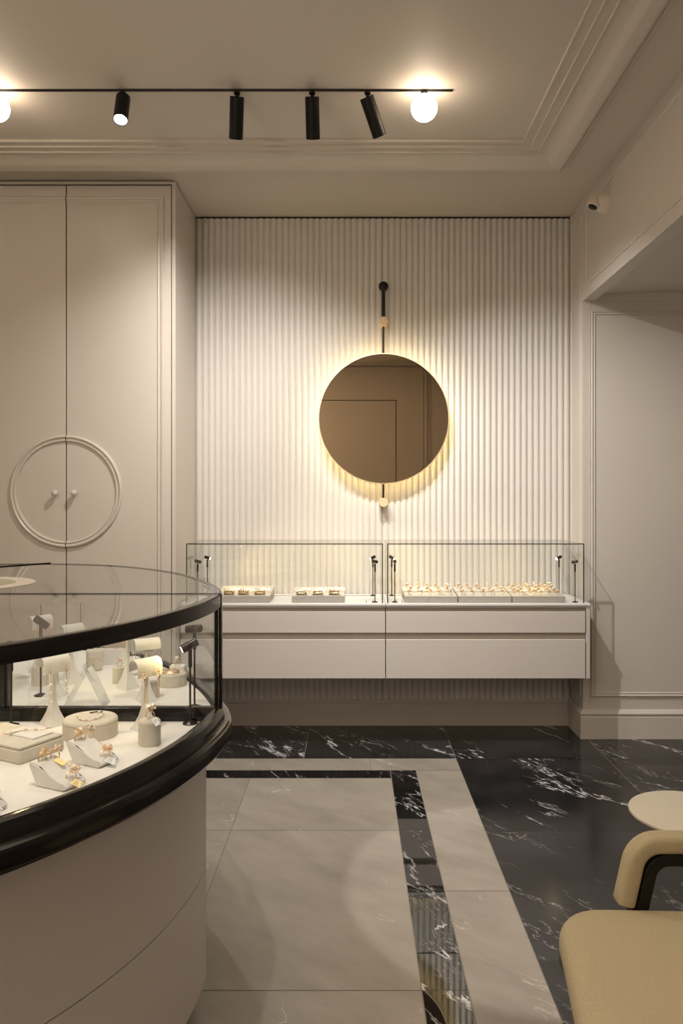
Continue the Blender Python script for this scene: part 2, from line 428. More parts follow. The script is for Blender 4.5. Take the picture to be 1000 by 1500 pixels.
# ------------------------------------------------------------ wardrobe
W = thing('wardrobe', 'tall built-in greige two-door wardrobe with a round raised ring across both doors', 'wardrobe', (-1.6, 4.5, 0))
def wp(mb, name, mat, par=None, **k):
    o = mb.build(name, mat, None, **k); o.parent = par or W
    base = Vector((-1.6, 4.5, 0)) if par is None else Vector((0, 0, 0))
    o.location = -base
    return o
YW = 4.22; xs = -1.575; xr = -.997; xl = -2.153
wp(MB().box(-.992, -.972, YW, YB, 0, 3.145), 'side_panel', M['ward'], smooth=False)
wp(MB().box(-3.0, -2.157, YW, YB, 0, 3.145), 'side_panel', M['ward'], smooth=False)
wp(MB().box(-2.157, -.992, YW+.022, YB, .0, 3.145), 'carcass', M['gap'], smooth=False)
wp(MB().box(-3.0, -.972, YW-.004, YB, 3.145, 3.160, bev=.003), 'top_board', M['ward'], smooth=False)
wp(MB().box(-2.157, -.992, YW+.004, YW+.03, 0, .095), 'plinth', M['ward'], smooth=False)
for sgn, x0, x1 in ((1, xs+.003, xr), (-1, xl, xs-.003)):
    d = wp(MB().box(x0, x1, YW, YW+.022, .10, 3.137, bev=.0012, seg=1), 'door', M['ward'], smooth=False)
    # L-shaped frame moulding on each door: profile swept along open path
    w = .038; h = .011
    prof = [(0, YW+.001), (0, YW-h*.5), (w*.15, YW-h), (w*.35, YW-h*.9), (w*.48, YW-h*.35), (w*.72, YW-h*.35), (w*.85, YW-h*.6), (w, YW-h*.25), (w, YW+.001)]
    xo = -1.035 if sgn > 0 else -2.115; zt = 3.075
    xi = xs + sgn*.003
    if sgn > 0: path = [(xi, .20), (xo, .20), (xo, zt), (xi, zt)]
    else: path = [(xi, zt), (xo, zt), (xo, .20), (xi, .20)]
    m_ = sweep('panel_moulding', prof, path, M['ward'], plane='XZ'); m_.parent = d
    # half ring
    mb = MB(); R0 = .310; cz = 1.4+.013*3.77; rw = .036
    prof2 = [(R0, 0.001), (R0, -.008), (R0-.004, -.013), (R0-.010, -.015), (R0-.015, -.012), (R0-.018, -.007), (R0-.024, -.007), (R0-.027, -.012), (R0-.032, -.011), (R0-rw, -.004), (R0-rw, .001)]
    rings = []; nn = 56
    for i in range(nn+1):
        a = (-PI/2 + PI*i/nn) if sgn > 0 else (PI/2 + PI*i/nn)
        ring = []
        for r, dd in prof2:
            x = xs + r*math.cos(a); 
            if sgn > 0: x = max(x, xs+.003)
            else: x = min(x, xs-.003)
            ring.append(mb.v((x, YW+dd, cz + r*math.sin(a))))
        rings.append(ring)
    for a, b in zip(rings, rings[1:]):
        for k in range(len(prof2)):
            l = (k+1) % len(prof2); mb.bm.faces.new((a[k], a[l], b[l], b[k]))
    q = mb.build('ring_moulding', M['ward'], d, ang=.5)
    kx = xs + sgn*.052
    mb = MB(); mb.lathe([(0, 0), (.008, 0), (.007, .012), (.012, .018), (.0175, .026), (.0185, .033), (.016, .040), (.009, .045), (0, .046)], (kx, YW, cz-.008), 24, Matrix.Rotation(PI/2, 3, 'X'))
    mb.build('knob', M['ward'], d)

# ------------------------------------------------------------ wall cabinets
YF = 4.31
def cabinet(x0, x1, label, left):
    c = thing('wall_cabinet', label, 'cabinet', ((x0+x1)/2, 4.54, .3956), group=None)
    off = Vector(((x0+x1)/2, 4.54, .3956))
    def a(mb, name, mat, sm=False):
        o = mb.build(name, mat, c, smooth=sm); o.location = -off; return o
    a(MB().box(x0+.001, x1-.001, YF+.024, YB-.016, .400, .797, bev=.001, seg=1), 'carcass', M['recess'])
    e0 = x0+.002; e1 = x1-.002
    a(MB().box(e0, e1-(0 if left else .012), YF+.002, YF+.023, .653, .773, bev=.0015), 'drawer_front', M['lacq'])
    a(MB().box(e0, e1-(0 if left else .012), YF+.002, YF+.023, .3956, .615, bev=.0015), 'drawer_front', M['lacq'])
    if not left: a(MB().box(x1-.008, x1+.012, YF+.002, 4.48, .3956, .797, bev=.001), 'end_panel', M['lacq'])
    mb = MB(); mb.box(x0+.001, x1+(0 if left else .014), YF-.006, YB-.016, .806, .819, bev=.002); mb.box(x0+.001, x1+(0 if left else .008), YF+.004, YB-.018, .796, .806)
    a(mb, 'countertop', M['slab'])
    return c
cabL = cabinet(-.968, .1905, 'left wall-hung white-topped cabinet nearest the wardrobe, two wide drawers', True)
cabR = cabinet(.1915, 1.331, 'right wall-hung white-topped cabinet beside the pier, two wide drawers', False)

def glass_case(x0, x1, label):
    zt = 1.154; zb = .8195; y0 = YF+.004; y1 = YB-.020; t = .004
    off = Vector(((x0+x1)/2, (y0+y1)/2, zb))
    c = thing('glass_case', label, 'display case', off, group='glass cases on the wall cabinets')
    def a(mb, name, mat):
        o = mb.build(name, mat, c, smooth=False); o.location = -off; return o
    def pane(pts):
        mb = MB(); mb.bm.faces.new([mb.v(p) for p in pts]); return mb
    a(pane([(x0, y0, zb), (x1, y0, zb), (x1, y0, zt), (x0, y0, zt)]), 'front_pane', M['glass'])
    a(pane([(x0, y0, zb), (x0, y1, zb), (x0, y1, zt), (x0, y0, zt)]), 'side_pane', M['glass'])
    a(pane([(x1, y0, zb), (x1, y1, zb), (x1, y1, zt), (x1, y0, zt)]), 'side_pane', M['glass'])
    a(pane([(x0, y0, zt), (x1, y0, zt), (x1, y1, zt), (x0, y1, zt)]), 'top_pane', M['glass'])
    e = .0028
    mb = MB()
    mb.box(x0-e, x1+e, y0-e, y0+e, zt-e, zt+e); mb.box(x0-e, x0+e, y0-e, y0+e, zb, zt-e); mb.box(x1-e, x1+e, y0-e, y0+e, zb, zt-e)
    a(mb, 'polished_edge', M['edge'])
    mb = MB(); e = .0014
    mb.box(x0-e, x0+e, y0+.004, y1, zt-e, zt+e); mb.box(x1-e, x1+e, y0+.004, y1, zt-e, zt+e); mb.box(x0, x1, y1-e, y1+e, zt-e, zt+e)
    a(mb, 'thin_edge', M['recess'])
    mb = MB(); mb.box(x0+.03, x1-.03, y1-.085, y1-.082, zb-.0003, zb+.0008)
    for xx in ([x1-.09, x1-.055] if x0 < 0 else [x0+.05, x0+.085, x1-.12]): mb.box(xx, xx+.003, y0+.02, y0+.12, zb-.0003, zb+.0008)
    a(mb, 'deck_slot', M['gap'])
glass_case(-.931, .173, 'long glass showcase hood holding gold cluster bracelets on left cabinet')
glass_case(.203, 1.308, 'long glass showcase hood full of gold rings on right cabinet')

# spot stands
def make_stand(label, h=.235, base_r=.019, loc=(0, 0, 0), head_dir=-1, hl=.042, hr=.0105, group=None, aim=(.0, -.7, -.5), emit=True):
    c = thing('spot_stand', label, 'display lamp', loc, 0, group)
    MB().lathe([(0, 0), (base_r, 0), (base_r, .0025), (base_r*.55, .006), (.004, .008), (0, .008)], (0, 0, 0), 28).build('base', M['bronze'], c)
    MB().tube([(0, 0, .006), (0, 0, h-.05)], .0027, 10).build('pole', M['bronze'], c)
    MB().tube([(0, 0, h-.058), (0, 0, h-.012)], .0052, 12).build('sleeve', M['bronze'], c)
    d = Vector(aim).normalized()
    q = d.to_track_quat('Z', 'Y').to_matrix()
    hd = MB().lathe([(0, -hl*.45), (hr*.9, -hl*.45), (hr, -hl*.40), (hr, -hl*.1), (hr*.9, -hl*.08), (hr*.9, -hl*.04), (hr, -hl*.02), (hr, hl*.52), (hr*.85, hl*.55), (hr*.85, hl*.5), (0, hl*.5)], (0, 0, h), 20, q).build('lamp_head', M['bronze'], c)
    MB().lathe([(0, hl*.53), (hr*.8, hl*.53), (hr*.8, hl*.515), (0, hl*.515)], (0, 0, h), 20, q).build('lens', M['warm'], hd)
    if emit:
        L = bpy.data.lights.new('lamp_beam', 'SPOT'); L.energy = emit if not isinstance(emit, bool) else 1.2; L.color = (1, .74, .30); L.spot_size = 1.75; L.spot_blend = .8; L.shadow_soft_size = .01
        lo = bpy.data.objects.new('lamp_beam', L); COL.objects.link(lo); lo.parent = c; lo.location = Vector((0, 0, h)) + d*(hl*.62)
        lo.rotation_euler = d.to_track_quat('-Z', 'Y').to_euler()
    return c
zc = .8195
SG = 'slim bronze spot stands in the wall showcases'
def st(px, py_base_depth, label, aim, emit=2.0, h=.232):
    y = py_base_depth; x = (px-515)*y/F
    return make_stand(label, h, .017, (x, y, zc), aim=aim, group=SG, emit=emit, hl=.036, hr=.0095)
st(289.5, 4.36, 'bronze spot stand at front left corner of left glass case', (.75, .45, -.25))
st(303.5, 4.66, 'bronze spot stand at back left of left glass case', (.9, -.2, -.25))
st(546, 4.66, 'bronze spot stand at back right of left glass case', (-.75, -.45, -.35))
st(549, 4.36, 'bronze spot stand at front right corner of left glass case', (-.6, .6, .1))
st(573.5, 4.66, 'bronze spot stand at back left of right glass case, lens lit', (.7, -.45, -.4))
st(578, 4.36, 'bronze spot stand at front left corner of right glass case', (.1, .8, -.2))
st(818.5, 4.66, 'bronze spot stand at back right of right glass case, lens lit', (-.8, -.35, -.35))
st(842, 4.36, 'bronze spot stand at front right corner of right glass case', (-.8, .4, -.15))

# ------------------------------------------------------------ trays
def tray(x0, x1, y0, y1, label, group, zt=.042, tiers=2, rise=.012, kind='ring tray'):
    cx = (x0+x1)/2
    c = thing('jewellery_tray', label, kind, (cx, y0, zc), 0, group)
    w = (x1-x0)/2; D = y1-y0
    MB().box(-w, w, 0, D, 0, zt-.006, bev=.002).build('tray_body', M['traygrey'], c, smooth=False)
    for t in range(tiers):
        a = t*D/tiers + .0015; b = (t+1)*D/tiers - .0015
        za = zt-.005 + rise*t
        mb = MB()
        mb.poly_prism([(a, zt-.0055), (b, zt-.0055), (b, za+rise*.8), (a, za)], lambda p, s: ((-w+.001) if s == 0 else (w-.001), p[0], p[1]))
        mb.build('padded_step', M['traytop'], c, smooth=False)
    return c
RX = [(.300, .600), (.604, .907), (.911, 1.212)]
names = ['leftmost', 'middle', 'rightmost']
for (a, b), n in zip(RX, names):
    tray(a+.001, b-.001, 4.335, 4.61, 'pale suede ring tray, %s of three in the right glass case' % n, 'ring trays in the right glass case')
tray(-.776, -.466, 4.345, 4.62, 'pale suede step tray nearer the round island, in left glass case', 'step trays in the left glass case', tiers=3, rise=.010)
tray(-.341, -.041, 4.345, 4.62, 'pale suede step tray nearer the cabinet seam, in left glass case', 'step trays in the left glass case', tiers=2, rise=.012)

def make_ring(name, label, R=.010, gem=.0085, n=7, seed=1, mat='gold', tagc=None, big=False, group=None, loc=(0, 0, 0)):
    rnd = random.Random(seed)
    c = thing(name, label, 'ring', loc, 0, group)
    MB().tube([(R*math.cos(2*PI*i/20), 0, R*1.0+R*math.sin(2*PI*i/20)) for i in range(20)], R*.13, 6, closed=True).build('band', M[mat], c)
    mb = MB(); gm = MB()
    for i in range(n):
        a = 2*PI*i/n + rnd.random(); rr = gem*(.35+.42*rnd.random())
        p = Vector((rr*math.cos(a), rr*.8*math.sin(a), 2*R+gem*(.1+.8*rnd.random())))
        mb.ball(p, gem*.34, 1); mb.tube([(0, 0, 2*R), p], R*.07, 5)
    gm.ball((0, 0, 2*R+gem*.7), gem*.62, 2, (1, 1, .9))
    for i in range(3):
        a = rnd.random()*6.28; gm.ball((gem*.8*math.cos(a), gem*.6*math.sin(a), 2*R+gem*(.2+.7*rnd.random())), gem*.27, 1)
    mb.build('setting', M[mat], c); gm.build('gemstone', M['gem'] if seed % 2 else M['pearl'], c)
    return c
def add_tag(c, mat='tag', off=(.008, -.004, .004), L=.026, Wd=.011, rz=-.5, tilt=.35, lines=False, face=None):
    mt = Matrix.Translation(off) @ Euler((0, tilt, rz)).to_matrix().to_4x4()
    if face:      # card hangs towards the shopper whatever the ring's tilt
        Ri = c.rotation_euler.to_matrix().inverted()
        x_ = Vector(face).normalized(); n_ = Vector((.0, -.45, .9)); n_ = (n_ - x_*n_.dot(x_)).normalized(); y_ = n_.cross(x_)
        Rw = Matrix((x_, y_, n_)).transposed()
        off = Ri @ Vector(off)
        mt = Matrix.Translation(off) @ (Ri @ Rw).to_4x4()
    mb = MB(); mb.box(0, L, -Wd/2, Wd/2, 0, .0007, mtx=mt)
    t = mb.build('price_tag', M[mat], c, smooth=False)
    mb = MB(); mb.tube([(0, 0, .006), tuple(Vector(off)+Vector((0, 0, .0005)))], .0003, 4); mb.build('tag_string', M['tag'], t)
    if lines:
        mb = MB()
        for k in range(3): mb.box(L*.2, L*(.8-.12*k), -Wd*.25+Wd*.25*k-.0005, -Wd*.25+Wd*.25*k+.0005, .0007, .0010, mtx=mt)
        mb.box(L*.82, L*.92, Wd*.1, Wd*.3, .0007, .0010, mtx=mt)
        mb.build('fine_print', M['ink'], t, smooth=False)
    return t
protos = [make_ring('gold_ring', 'x', .0120, .0125, 10, s, 'ygold' if s % 2 else 'gold') for s in range(1, 5)]
for k, p in enumerate(protos):
    if k % 2: add_tag(p, L=.014, Wd=.008, off=(.006, -.004, .003))
used = [False]*4
ordn = ['first', 'second', 'third', 'fourth', 'fifth', 'sixth']
rowsn = {0: 'front row', 1: 'second row', 2: 'third row', 3: 'back row'}
for ti, (a, b) in enumerate(RX):
    nr = 3 if ti < 2 else 4; nc = 5 if ti < 2 else 6
    for r in range(nr):
        for cc in range(nc):
            x = a + (b-a)*(cc+.65)/(nc+.25) + random.uniform(-.006, .006)
            yy = 4.335 + .275*(r+.35)/nr + random.uniform(-.006, .006)
            t = 0 if yy < 4.4725 else 1
            z = zc + .037 + .012*t + .0096*((yy-4.335-t*.1375)/.1375) - .003
            lab = 'gold ring, %s from left, %s of the %s tray in the right case' % (ordn[cc], rowsn[r if not (r == nr-1) else 3], names[ti])
            k = random.randrange(4); rot = (random.uniform(-.5, -.1), random.uniform(-.2, .2), random.uniform(.2, 1.2))
            if not used[k]:
                o = protos[k]; used[k] = True; o.location = (x, yy, z); o.rotation_euler = rot; o['label'] = lab; o['group'] = 'gold rings in the right glass case'
            else: dup(protos[k], (x, yy, z), None, lab, 'gold rings in the right glass case', rot)
# clusters in left case
def cluster(name, label, loc, seed, group):
    rnd = random.Random(seed)
    c = thing(name, label, 'bracelet', loc, 0, group)
    MB().box(-.030, .028, -.014, .012, 0, .022, bev=.002).build('velvet_bar', M['brown'], c, smooth=False)
    mb = MB(); pm = MB()
    for i in range(11):
        x = -.032 + .062*i/10; 
        mb.tube([(x, -.0115 + .0*i, .001), (x+.004*rnd.uniform(-1, 1), -.013, .010), (x+.003, -.010, .019), (x, 0, .025+.006*rnd.random()), (x, .012, .019)], .0012, 5)
        mb.ball((x+rnd.uniform(-.003, .003), -.013, .006+.014*rnd.random()), .0035, 1)
        mb.ball((x+rnd.uniform(-.003, .003), rnd.uniform(-.01, .012), .022+.006*rnd.random()), .0033, 1)
        if i % 2: pm.ball((x, -.006, .027+.005*rnd.random()), .0032, 1)
    mb.tube([(-.034, -.012, .014), (0, -.014, .012), (.032, -.012, .015)], .0015, 5)
    mb.build('gold_links', M['ygold'], c); pm.build('pearl', M['pearl'], c)
    MB().box(.012, .034, -.030, -.016, 0, .0008).build('price_tag', M['tag'], c, smooth=False)
    return c
GB = 'openwork gold bracelets on the step trays'
for nm, xs_, side in (('nearer the island', [-.70, -.617, -.525], 'left'), ('nearer the cabinet seam', [-.285, -.192, -.098], 'right')):
    for i, x in enumerate(xs_):
        cluster('gold_bracelet', 'openwork gold bracelet, %s on the tray %s' % (names[i], nm), (x, 4.378, zc+.040), i+7*len(nm), GB)
        # card with small earring behind
        e = thing('earring_card', 'white stud card behind the %s bracelet, tray %s' % (['left', 'middle', 'right'][i], nm), 'earrings', (x+.01, 4.52, zc+.054), 0, 'stud cards on the step trays')
        MB().box(-.03, .03, -.018, .03, 0, .003, mtx=Matrix.Rotation(.15, 4, 'X')).build('card', M['tag'], e, smooth=False)
        mb = MB(); mb.ball((.015, .0, .012), .004, 1); mb.tube([(.015, 0, .002), (.015, 0, .012)], .0012, 6); mb.ball((-.02, .01, .010), .0035, 1); mb.tube([(-.02, .01, .002), (-.02, .01, .010)], .001, 6)
        mb.build('stud', M['gold'], e)

# ------------------------------------------------------------ mirror
mx_, mz_ = .195, 1.4+120*4.66/F
Y0 = 4.665
mo = thing('wall_mirror', 'round bronze-tinted mirror with backlight glow on a black rod, hung on the fluted wall', 'mirror', (mx_, YB, mz_))
def ma(mb, name, mat, par=None, **k):
    o = mb.build(name, mat, par or mo, **k)
    if par is None: o.location = -Vector((mx_, YB, mz_))
    return o
rx = Matrix.Rotation(PI/2, 3, 'X')
R = .398
ma(MB().lathe([(0, 0.0005), (R-.004, 0.0005), (R-.004, -.004), (0, -.004)], (mx_, Y0, mz_), 128, rx), 'mirror_glass', M['mirror'])
ma(MB().lathe([(R-.006, -.006), (R-.004, .003), (R+.001, .003), (R+.002, 0), (R+.002, -.022), (R-.006, -.022), (R-.006, -.006)], (mx_, Y0, mz_), 128, rx), 'brass_rim', M['brass'])
ma(MB().lathe([(0, -.006), (R-.03, -.006), (R-.03, -.045), (0, -.045)], (mx_, Y0, mz_), 96, rx), 'back_box', M['blackm'])
ma(MB().lathe([(R-.029, -.012), (R-.024, -.012), (R-.024, -.040), (R-.029, -.040), (R-.029, -.012)], (mx_, Y0, mz_), 128, rx), 'led_strip', M['strip'])
YR = 4.712
zball = 1.4+313*YR/F
rod = ma(MB().tube([(mx_, YR, 1.4+268*YR/F), (mx_, YR, zball)], .0105, 14), 'upper_rod', M['blackm'])
ma(MB().tube([(mx_, YR+.004, mz_-.49), (mx_, YR+.004, 1.4+268*YR/F)], .0065, 12), 'rod', M['bronze'])
ma(MB().ball((mx_, YR-.008, zball), .030, 4), 'ball', M['blackm'])
ma(MB().tube([(mx_, YR, zball), (mx_, YB+.0, zball)], .010, 12), 'ball_mount', M['blackm'])
for zz in (1.4+261*YR/F, 1.4-3.0*YR/F):
    ma(MB().lathe([(0, 0), (.026, 0), (.0275, -.002), (.0275, -.088), (0, -.088)], (mx_, 4.675, zz), 32, rx), 'oak_peg', M['oak'])

# ------------------------------------------------------------ track lights
YT = 3.29
tr = MB().box(-2.6, .435, YT-.006, YT+.006, ZC-.006, ZC, bev=.001).build('light_track', M['blackm'], smooth=False)
tag(tr, 'thin black ceiling light track carrying globes and cylinder spots', 'light track')
def globe(px, label):
    x = (px-515)*YT/F
    zc_ = 1.4+575*YT/F
    c = thing('globe_lamp', label, 'globe lamp', (x, YT, zc_), 0, 'glowing globes on the ceiling track')
    MB().ball((0, 0, 0), .0565, 4).build('glass_globe', M['globe'], c)
    MB().lathe([(0, .052), (.015, .052), (.015, ZC-.012-zc_), (0, ZC-.012-zc_)], (0, 0, 0), 20).build('cap', M['blackm'], c)
    return c
globe(621, 'glowing round globe lamp at right end of the ceiling track')
globe(-6, 'glowing round globe lamp cut by the left edge of the picture')
globe(-400, 'glowing round globe lamp further left along the track')
def cyl_spot(px, label, d, L=.165, r=.0305, lit=None, pivot=.03, y=YT, z=ZC, e=60, col=(1, .945, .89), size=1.5, blend=.6, grp='black cylinder spots on the ceiling track', x=None, aim=None):
    x = (px-515)*y/F if x is None else x
    c = thing('track_spot', label, 'spotlight', (x, y, z-.012), 0, grp)
    d = Vector(d).normalized()
    MB().lathe([(0, 0), (.013, 0), (.013, -.008), (.006, -.010), (.006, -.035), (0, -.035)], (0, 0, 0), 16).build('mount', M['blackm'], c)
    q = d.to_track_quat('Z', 'Y').to_matrix(); o0 = Vector((0, 0, -.032)) - d*.012
    MB().lathe([(0, .002), (r*.9, .002), (r*.9, -.0), (r, 0), (r, L), (r*.9, L), (r*.86, L-.012), (0, L-.012)], o0, 32, q).build('barrel', M['blackm'], c)
    ln = MB().lathe([(0, L-.010), (r*.82, L-.010), (r*.82, L-.0115), (0, L-.0115)], o0, 32, q).build('lens', M['cool'] if lit else M['warm'], c)
    l = bpy.data.lights.new('spot_beam', 'SPOT'); l.energy = e; l.color = col; l.spot_size = size; l.spot_blend = blend; l.shadow_soft_size = .018
    lo = bpy.data.objects.new('spot_beam', l); COL.objects.link(lo); lo.parent = c
    lo.location = o0 + d*(L+.012); lo.rotation_euler = (Vector(aim).normalized() if aim else d).to_track_quat('-Z', 'Y').to_euler()
    return c
cyl_spot(180, 'black cylinder spot with bright lit lens above the wardrobe', (.03, -.42, -1.0), lit=True, e=40, L=.13)
cyl_spot(347, 'black cylinder spot above the left glass case, leaning slightly left', (-.13, .62, -1), e=92, size=1.9, blend=1.0)
cyl_spot(457, 'black cylinder spot hanging straight, middle of the three unlit-looking barrels', (.0, .62, -1), e=46, size=1.6, blend=1.0)
cyl_spot(538, 'black cylinder spot tilted right, next to the right-hand globe', (.44, .52, -1), e=165, size=1.75, blend=1.0, aim=(1.15, .98, -2.4))

# unseen lights assumed above and behind the camera (a second run of the same fittings)
tr2 = MB().box(-2.6, 1.0, 1.592, 1.608, ZC-.012, ZC, bev=.001).build('light_track', M['blackm'], smooth=False)
tag(tr2, 'second black ceiling track, nearer than the first and out of the picture', 'light track')
cyl_spot(0, 'cylinder spot on the near track aimed at the floor by the chair', (.05, .36, -1), y=1.6, x=.50, e=110, size=.44, blend=.12, grp='spots on the near track')
cyl_spot(0, 'cylinder spot on the near track aimed at the round island', (-.25, .05, -1), y=1.6, x=-.5, e=45, size=1.2, blend=.5, grp='spots on the near track')
cyl_spot(0, 'cylinder spot on the near track aimed at the fluted wall', (.0, 1.1, -1), y=1.6, x=.0, e=30, size=1.3, blend=.8, grp='spots on the near track')

# ------------------------------------------------------------ dome camera
cz_ = 1.4+437*4.08/F
dc = thing('security_camera', 'cream dome security camera on the right wall just under the ceiling', 'security camera', (XR, 4.08, cz_))
q = Matrix.Rotation(-PI/2, 3, 'Y')
MB().lathe([(0, 0), (.062, 0), (.062, .004), (.060, .008), (.056, .030), (.046, .050), (.030, .064), (.018, .068), (0, .069)], (0, 0, 0), 40, q).build('housing', M['white'], dc)
dd = Vector((-.42, -.12, -.85)).normalized(); qq = dd.to_track_quat('Z', 'Y').to_matrix()
eye = MB().lathe([(0, -.02), (.034, -.02), (.036, .0), (.036, .020), (.033, .026), (.026, .028), (.026, .024), (0, .024)], Vector((-.066, -.006, -.006)), 32, qq).build('eyeball', M['white'], dc)
MB().lathe([(0, .0245), (.024, .0245), (.024, .027), (.016, .027), (.012, .030), (0, .031)], Vector((-.066, -.006, -.006)), 28, qq).build('lens', M['blackm'], eye)

# ------------------------------------------------------------ oval island showcase
CX, CY = -1.25, 2.05
front = [(CX+.90*math.cos(a), CY-1.03*math.sin(a)) for a in [PI*i/60 for i in range(61)]]   # right -> front -> left
half = [(-.35, 2.05), (-.376, 2.17), (-.459, 2.38), (-.61, 2.66), (-.80, 2.87), (-1.0, 3.0), (-1.25, 3.06)]
def crom(p, k=7):
    out = []
    for i in range(len(p)-1):
        p0 = Vector(p[max(i-1, 0)]); p1 = Vector(p[i]); p2 = Vector(p[i+1]); p3 = Vector(p[min(i+2, len(p)-1)])
        for j in range(k):
            t = j/k
            out.append(tuple(.5*((2*p1)+(-p0+p2)*t+(2*p0-5*p1+4*p2-p3)*t*t+(-p0+3*p1-3*p2+p3)*t**3)))
    out.append(tuple(p[-1])); return out
hs = crom(half)
back = [(2*CX-x, y) for x, y in hs] + [p for p in reversed(hs[:-1])]   # left seam -> far -> right seam
def offset(pts, d, closed):
    out = []; n = len(pts)
    for i in range(n):
        a = Vector(pts[i-1] if (i > 0 or closed) else pts[i]); b = Vector(pts[(i+1) % n] if (i < n-1 or closed) else pts[i])
        t = (b-a)
        if t.length < 1e-9: t = Vector((0, -1))
        t.normalize(); nr = Vector((-t.y, t.x))     # loop runs right -> front -> left -> far (clockwise), outward = left of travel
        out.append((pts[i][0]+nr.x*d, pts[i][1]+nr.y*d))
    return out
def endfix(pts):   # keep seam ends on the seam plane
    pts = list(pts); pts[0] = (pts[0][0], CY); pts[-1] = (pts[-1][0], CY); return pts
# orientation check: outward normal of first front segment must point +x
_t = offset(front, .1, False)
SG_ = 1 if _t[5][0] > front[5][0] else -1
def fo(d): return endfix(offset(front, SG_*d, False))
def bo(d): return endfix(offset(back, SG_*d, False))
ISL = thing('island_showcase', 'large oval glass-topped island showcase with black wood frame and greige curved drawers', 'display counter', (CX, CY, 0))
def ia(mb, name, mat, **k):
    o = mb.build(name, mat, ISL, **k); o.location = (-CX, -CY, 0); return o
def band(pin, pout, z0, z1, mb=None, zo=None):
    """solid strip between two offset lines"""
    mb = mb or MB(); n = len(pin)
    A = [mb.v((x, y, z0)) for x, y in pin]; B = [mb.v((x, y, z0)) for x, y in pout]
    C = [mb.v((x, y, z1)) for x, y in pout]; D = [mb.v((x, y, z1)) for x, y in pin]
    for i in range(n-1):
        for p, q in ((A, B), (B, C), (C, D), (D, A)):
            mb.bm.faces.new((p[i], q[i], q[i+1], p[i+1]))
    mb.bm.faces.new((A[0], B[0], C[0], D[0])); mb.bm.faces.new((A[-1], B[-1], C[-1], D[-1]))
    return mb
def slab(pts, z0, z1, mb=None):
    mb = mb or MB()
    return mb.poly_prism(pts, lambda p, s: (p[0], p[1], z0 if s == 0 else z1))
def sheet(pts, z0, z1):
    mb = MB(); A = [mb.v((x, y, z0)) for x, y in pts]; B = [mb.v((x, y, z1)) for x, y in pts]
    for i in range(len(pts)-1): mb.bm.faces.new((A[i], A[i+1], B[i+1], B[i]))
    return mb
def sweepband(path_fn, prof, name, mat):
    """prof [(off,z)] closed"""
    mb = MB(); cols = [[mb.v((x, y, z)) for x, y in path_fn(o_)] for o_, z in prof]
    n = len(cols[0]); m = len(prof)
    for k in range(m):
        a = cols[k]; b = cols[(k+1) % m]
        for i in range(n-1): mb.bm.faces.new((a[i], a[i+1], b[i+1], b[i]))
    mb.bm.faces.new([c[0] for c in cols]); mb.bm.faces.new([c[-1] for c in cols])
    return ia(mb, name, mat, ang=.45)
# body
ia(slab(fo(-.10)+bo(-.10)[1:-1], 0, .13), 'toe_kick', M['gap'], smooth=False)
ia(slab(fo(-.055)+bo(-.055)[1:-1], .13, .755), 'core', M['gap'], smooth=False)
ia(band(fo(-.056), fo(-.04), .122, .4155), 'drawer_front', M['lacq'], ang=.5)
ia(band(fo(-.056), fo(-.04), .4185, .748), 'drawer_front', M['lacq'], ang=.5)
b1 = bo(-.048); b0 = bo(-.058)
b1[0] = (b1[0][0], CY+.004); b1[-1] = (b1[-1][0], CY+.004); b0[0] = (b0[0][0], CY+.004); b0[-1] = (b0[-1][0], CY+.004)
ia(band(b0, b1, .135, .4155), 'rear_panel', M['lacq'], ang=.5)
ia(band(b0, b1, .4185, .748), 'rear_panel', M['lacq'], ang=.5)
lp = [(-.06, .738), (-.022, .738), (-.020, .750), (-.008, .756), (.004, .758), (.016, .759), (.024, .763), (.029, .770), (.029, .796), (.027, .804), (.022, .8085), (.016, .811), (-.06, .811)]
sweepband(fo, lp, 'front_ledge', M['black'])
sweepband(bo, lp, 'rear_ledge', M['black'])
ia(slab(fo(-.02), .790, .8125), 'front_deck', M['deck'], smooth=False)
dk = bo(-.02); dk[0] = (dk[0][0], CY+.002); dk[-1] = (dk[-1][0], CY+.002)
ia(slab(dk, .790, .8125), 'rear_deck', M['deck'], smooth=False)
# bottom rail (front curve) stepped
sweepband(fo, [(-.030, .811), (-.030, .838), (-.026, .842), (-.014, .847), (-.002, .847), (.004, .842), (.008, .830), (.010, .811)], 'bottom_rail', M['black'])
sweepband(bo, [(-.012, .811), (-.012, .828), (-.004, .828), (.001, .826), (.004, .811)], 'rear_bottom_rail', M['black'])
sweepband(fo, [(-.030, 1.146), (-.030, 1.116), (0, 1.114), (.001, 1.116), (.001, 1.147), (-.001, 1.149), (-.018, 1.149), (-.028, 1.147)], 'top_rail', M['black'])
# rear top rim tapers
ia(band(bo(-.006), bo(.001), 1.143, 1.149), 'rear_top_rim', M['bronze'], ang=.5)
r_ = bo(0)
k0 = len(r_)-12
ia(band(bo(-.028)[k0:], bo(.001)[k0:], 1.1445, 1.1485), 'rim_corner', M['black'], ang=.5)
ia(sheet(fo(-.010), .845, 1.117), 'curved_front_glass', M['iglass'])
ia(sheet(bo(-.004), .825, 1.144), 'curved_rear_glass', M['iglass'])
mb = MB(); pts = fo(-.004); vs = [mb.v((x, y, 1.1505)) for x, y in pts]; mb.bm.faces.new(vs); ia(mb, 'front_top_glass', M['iglass'], smooth=False)
mb = MB(); pts = bo(-.004); vs = [mb.v((x, y, 1.1495)) for x, y in pts]; mb.bm.faces.new(vs); ia(mb, 'rear_top_glass', M['iglass'], smooth=False)
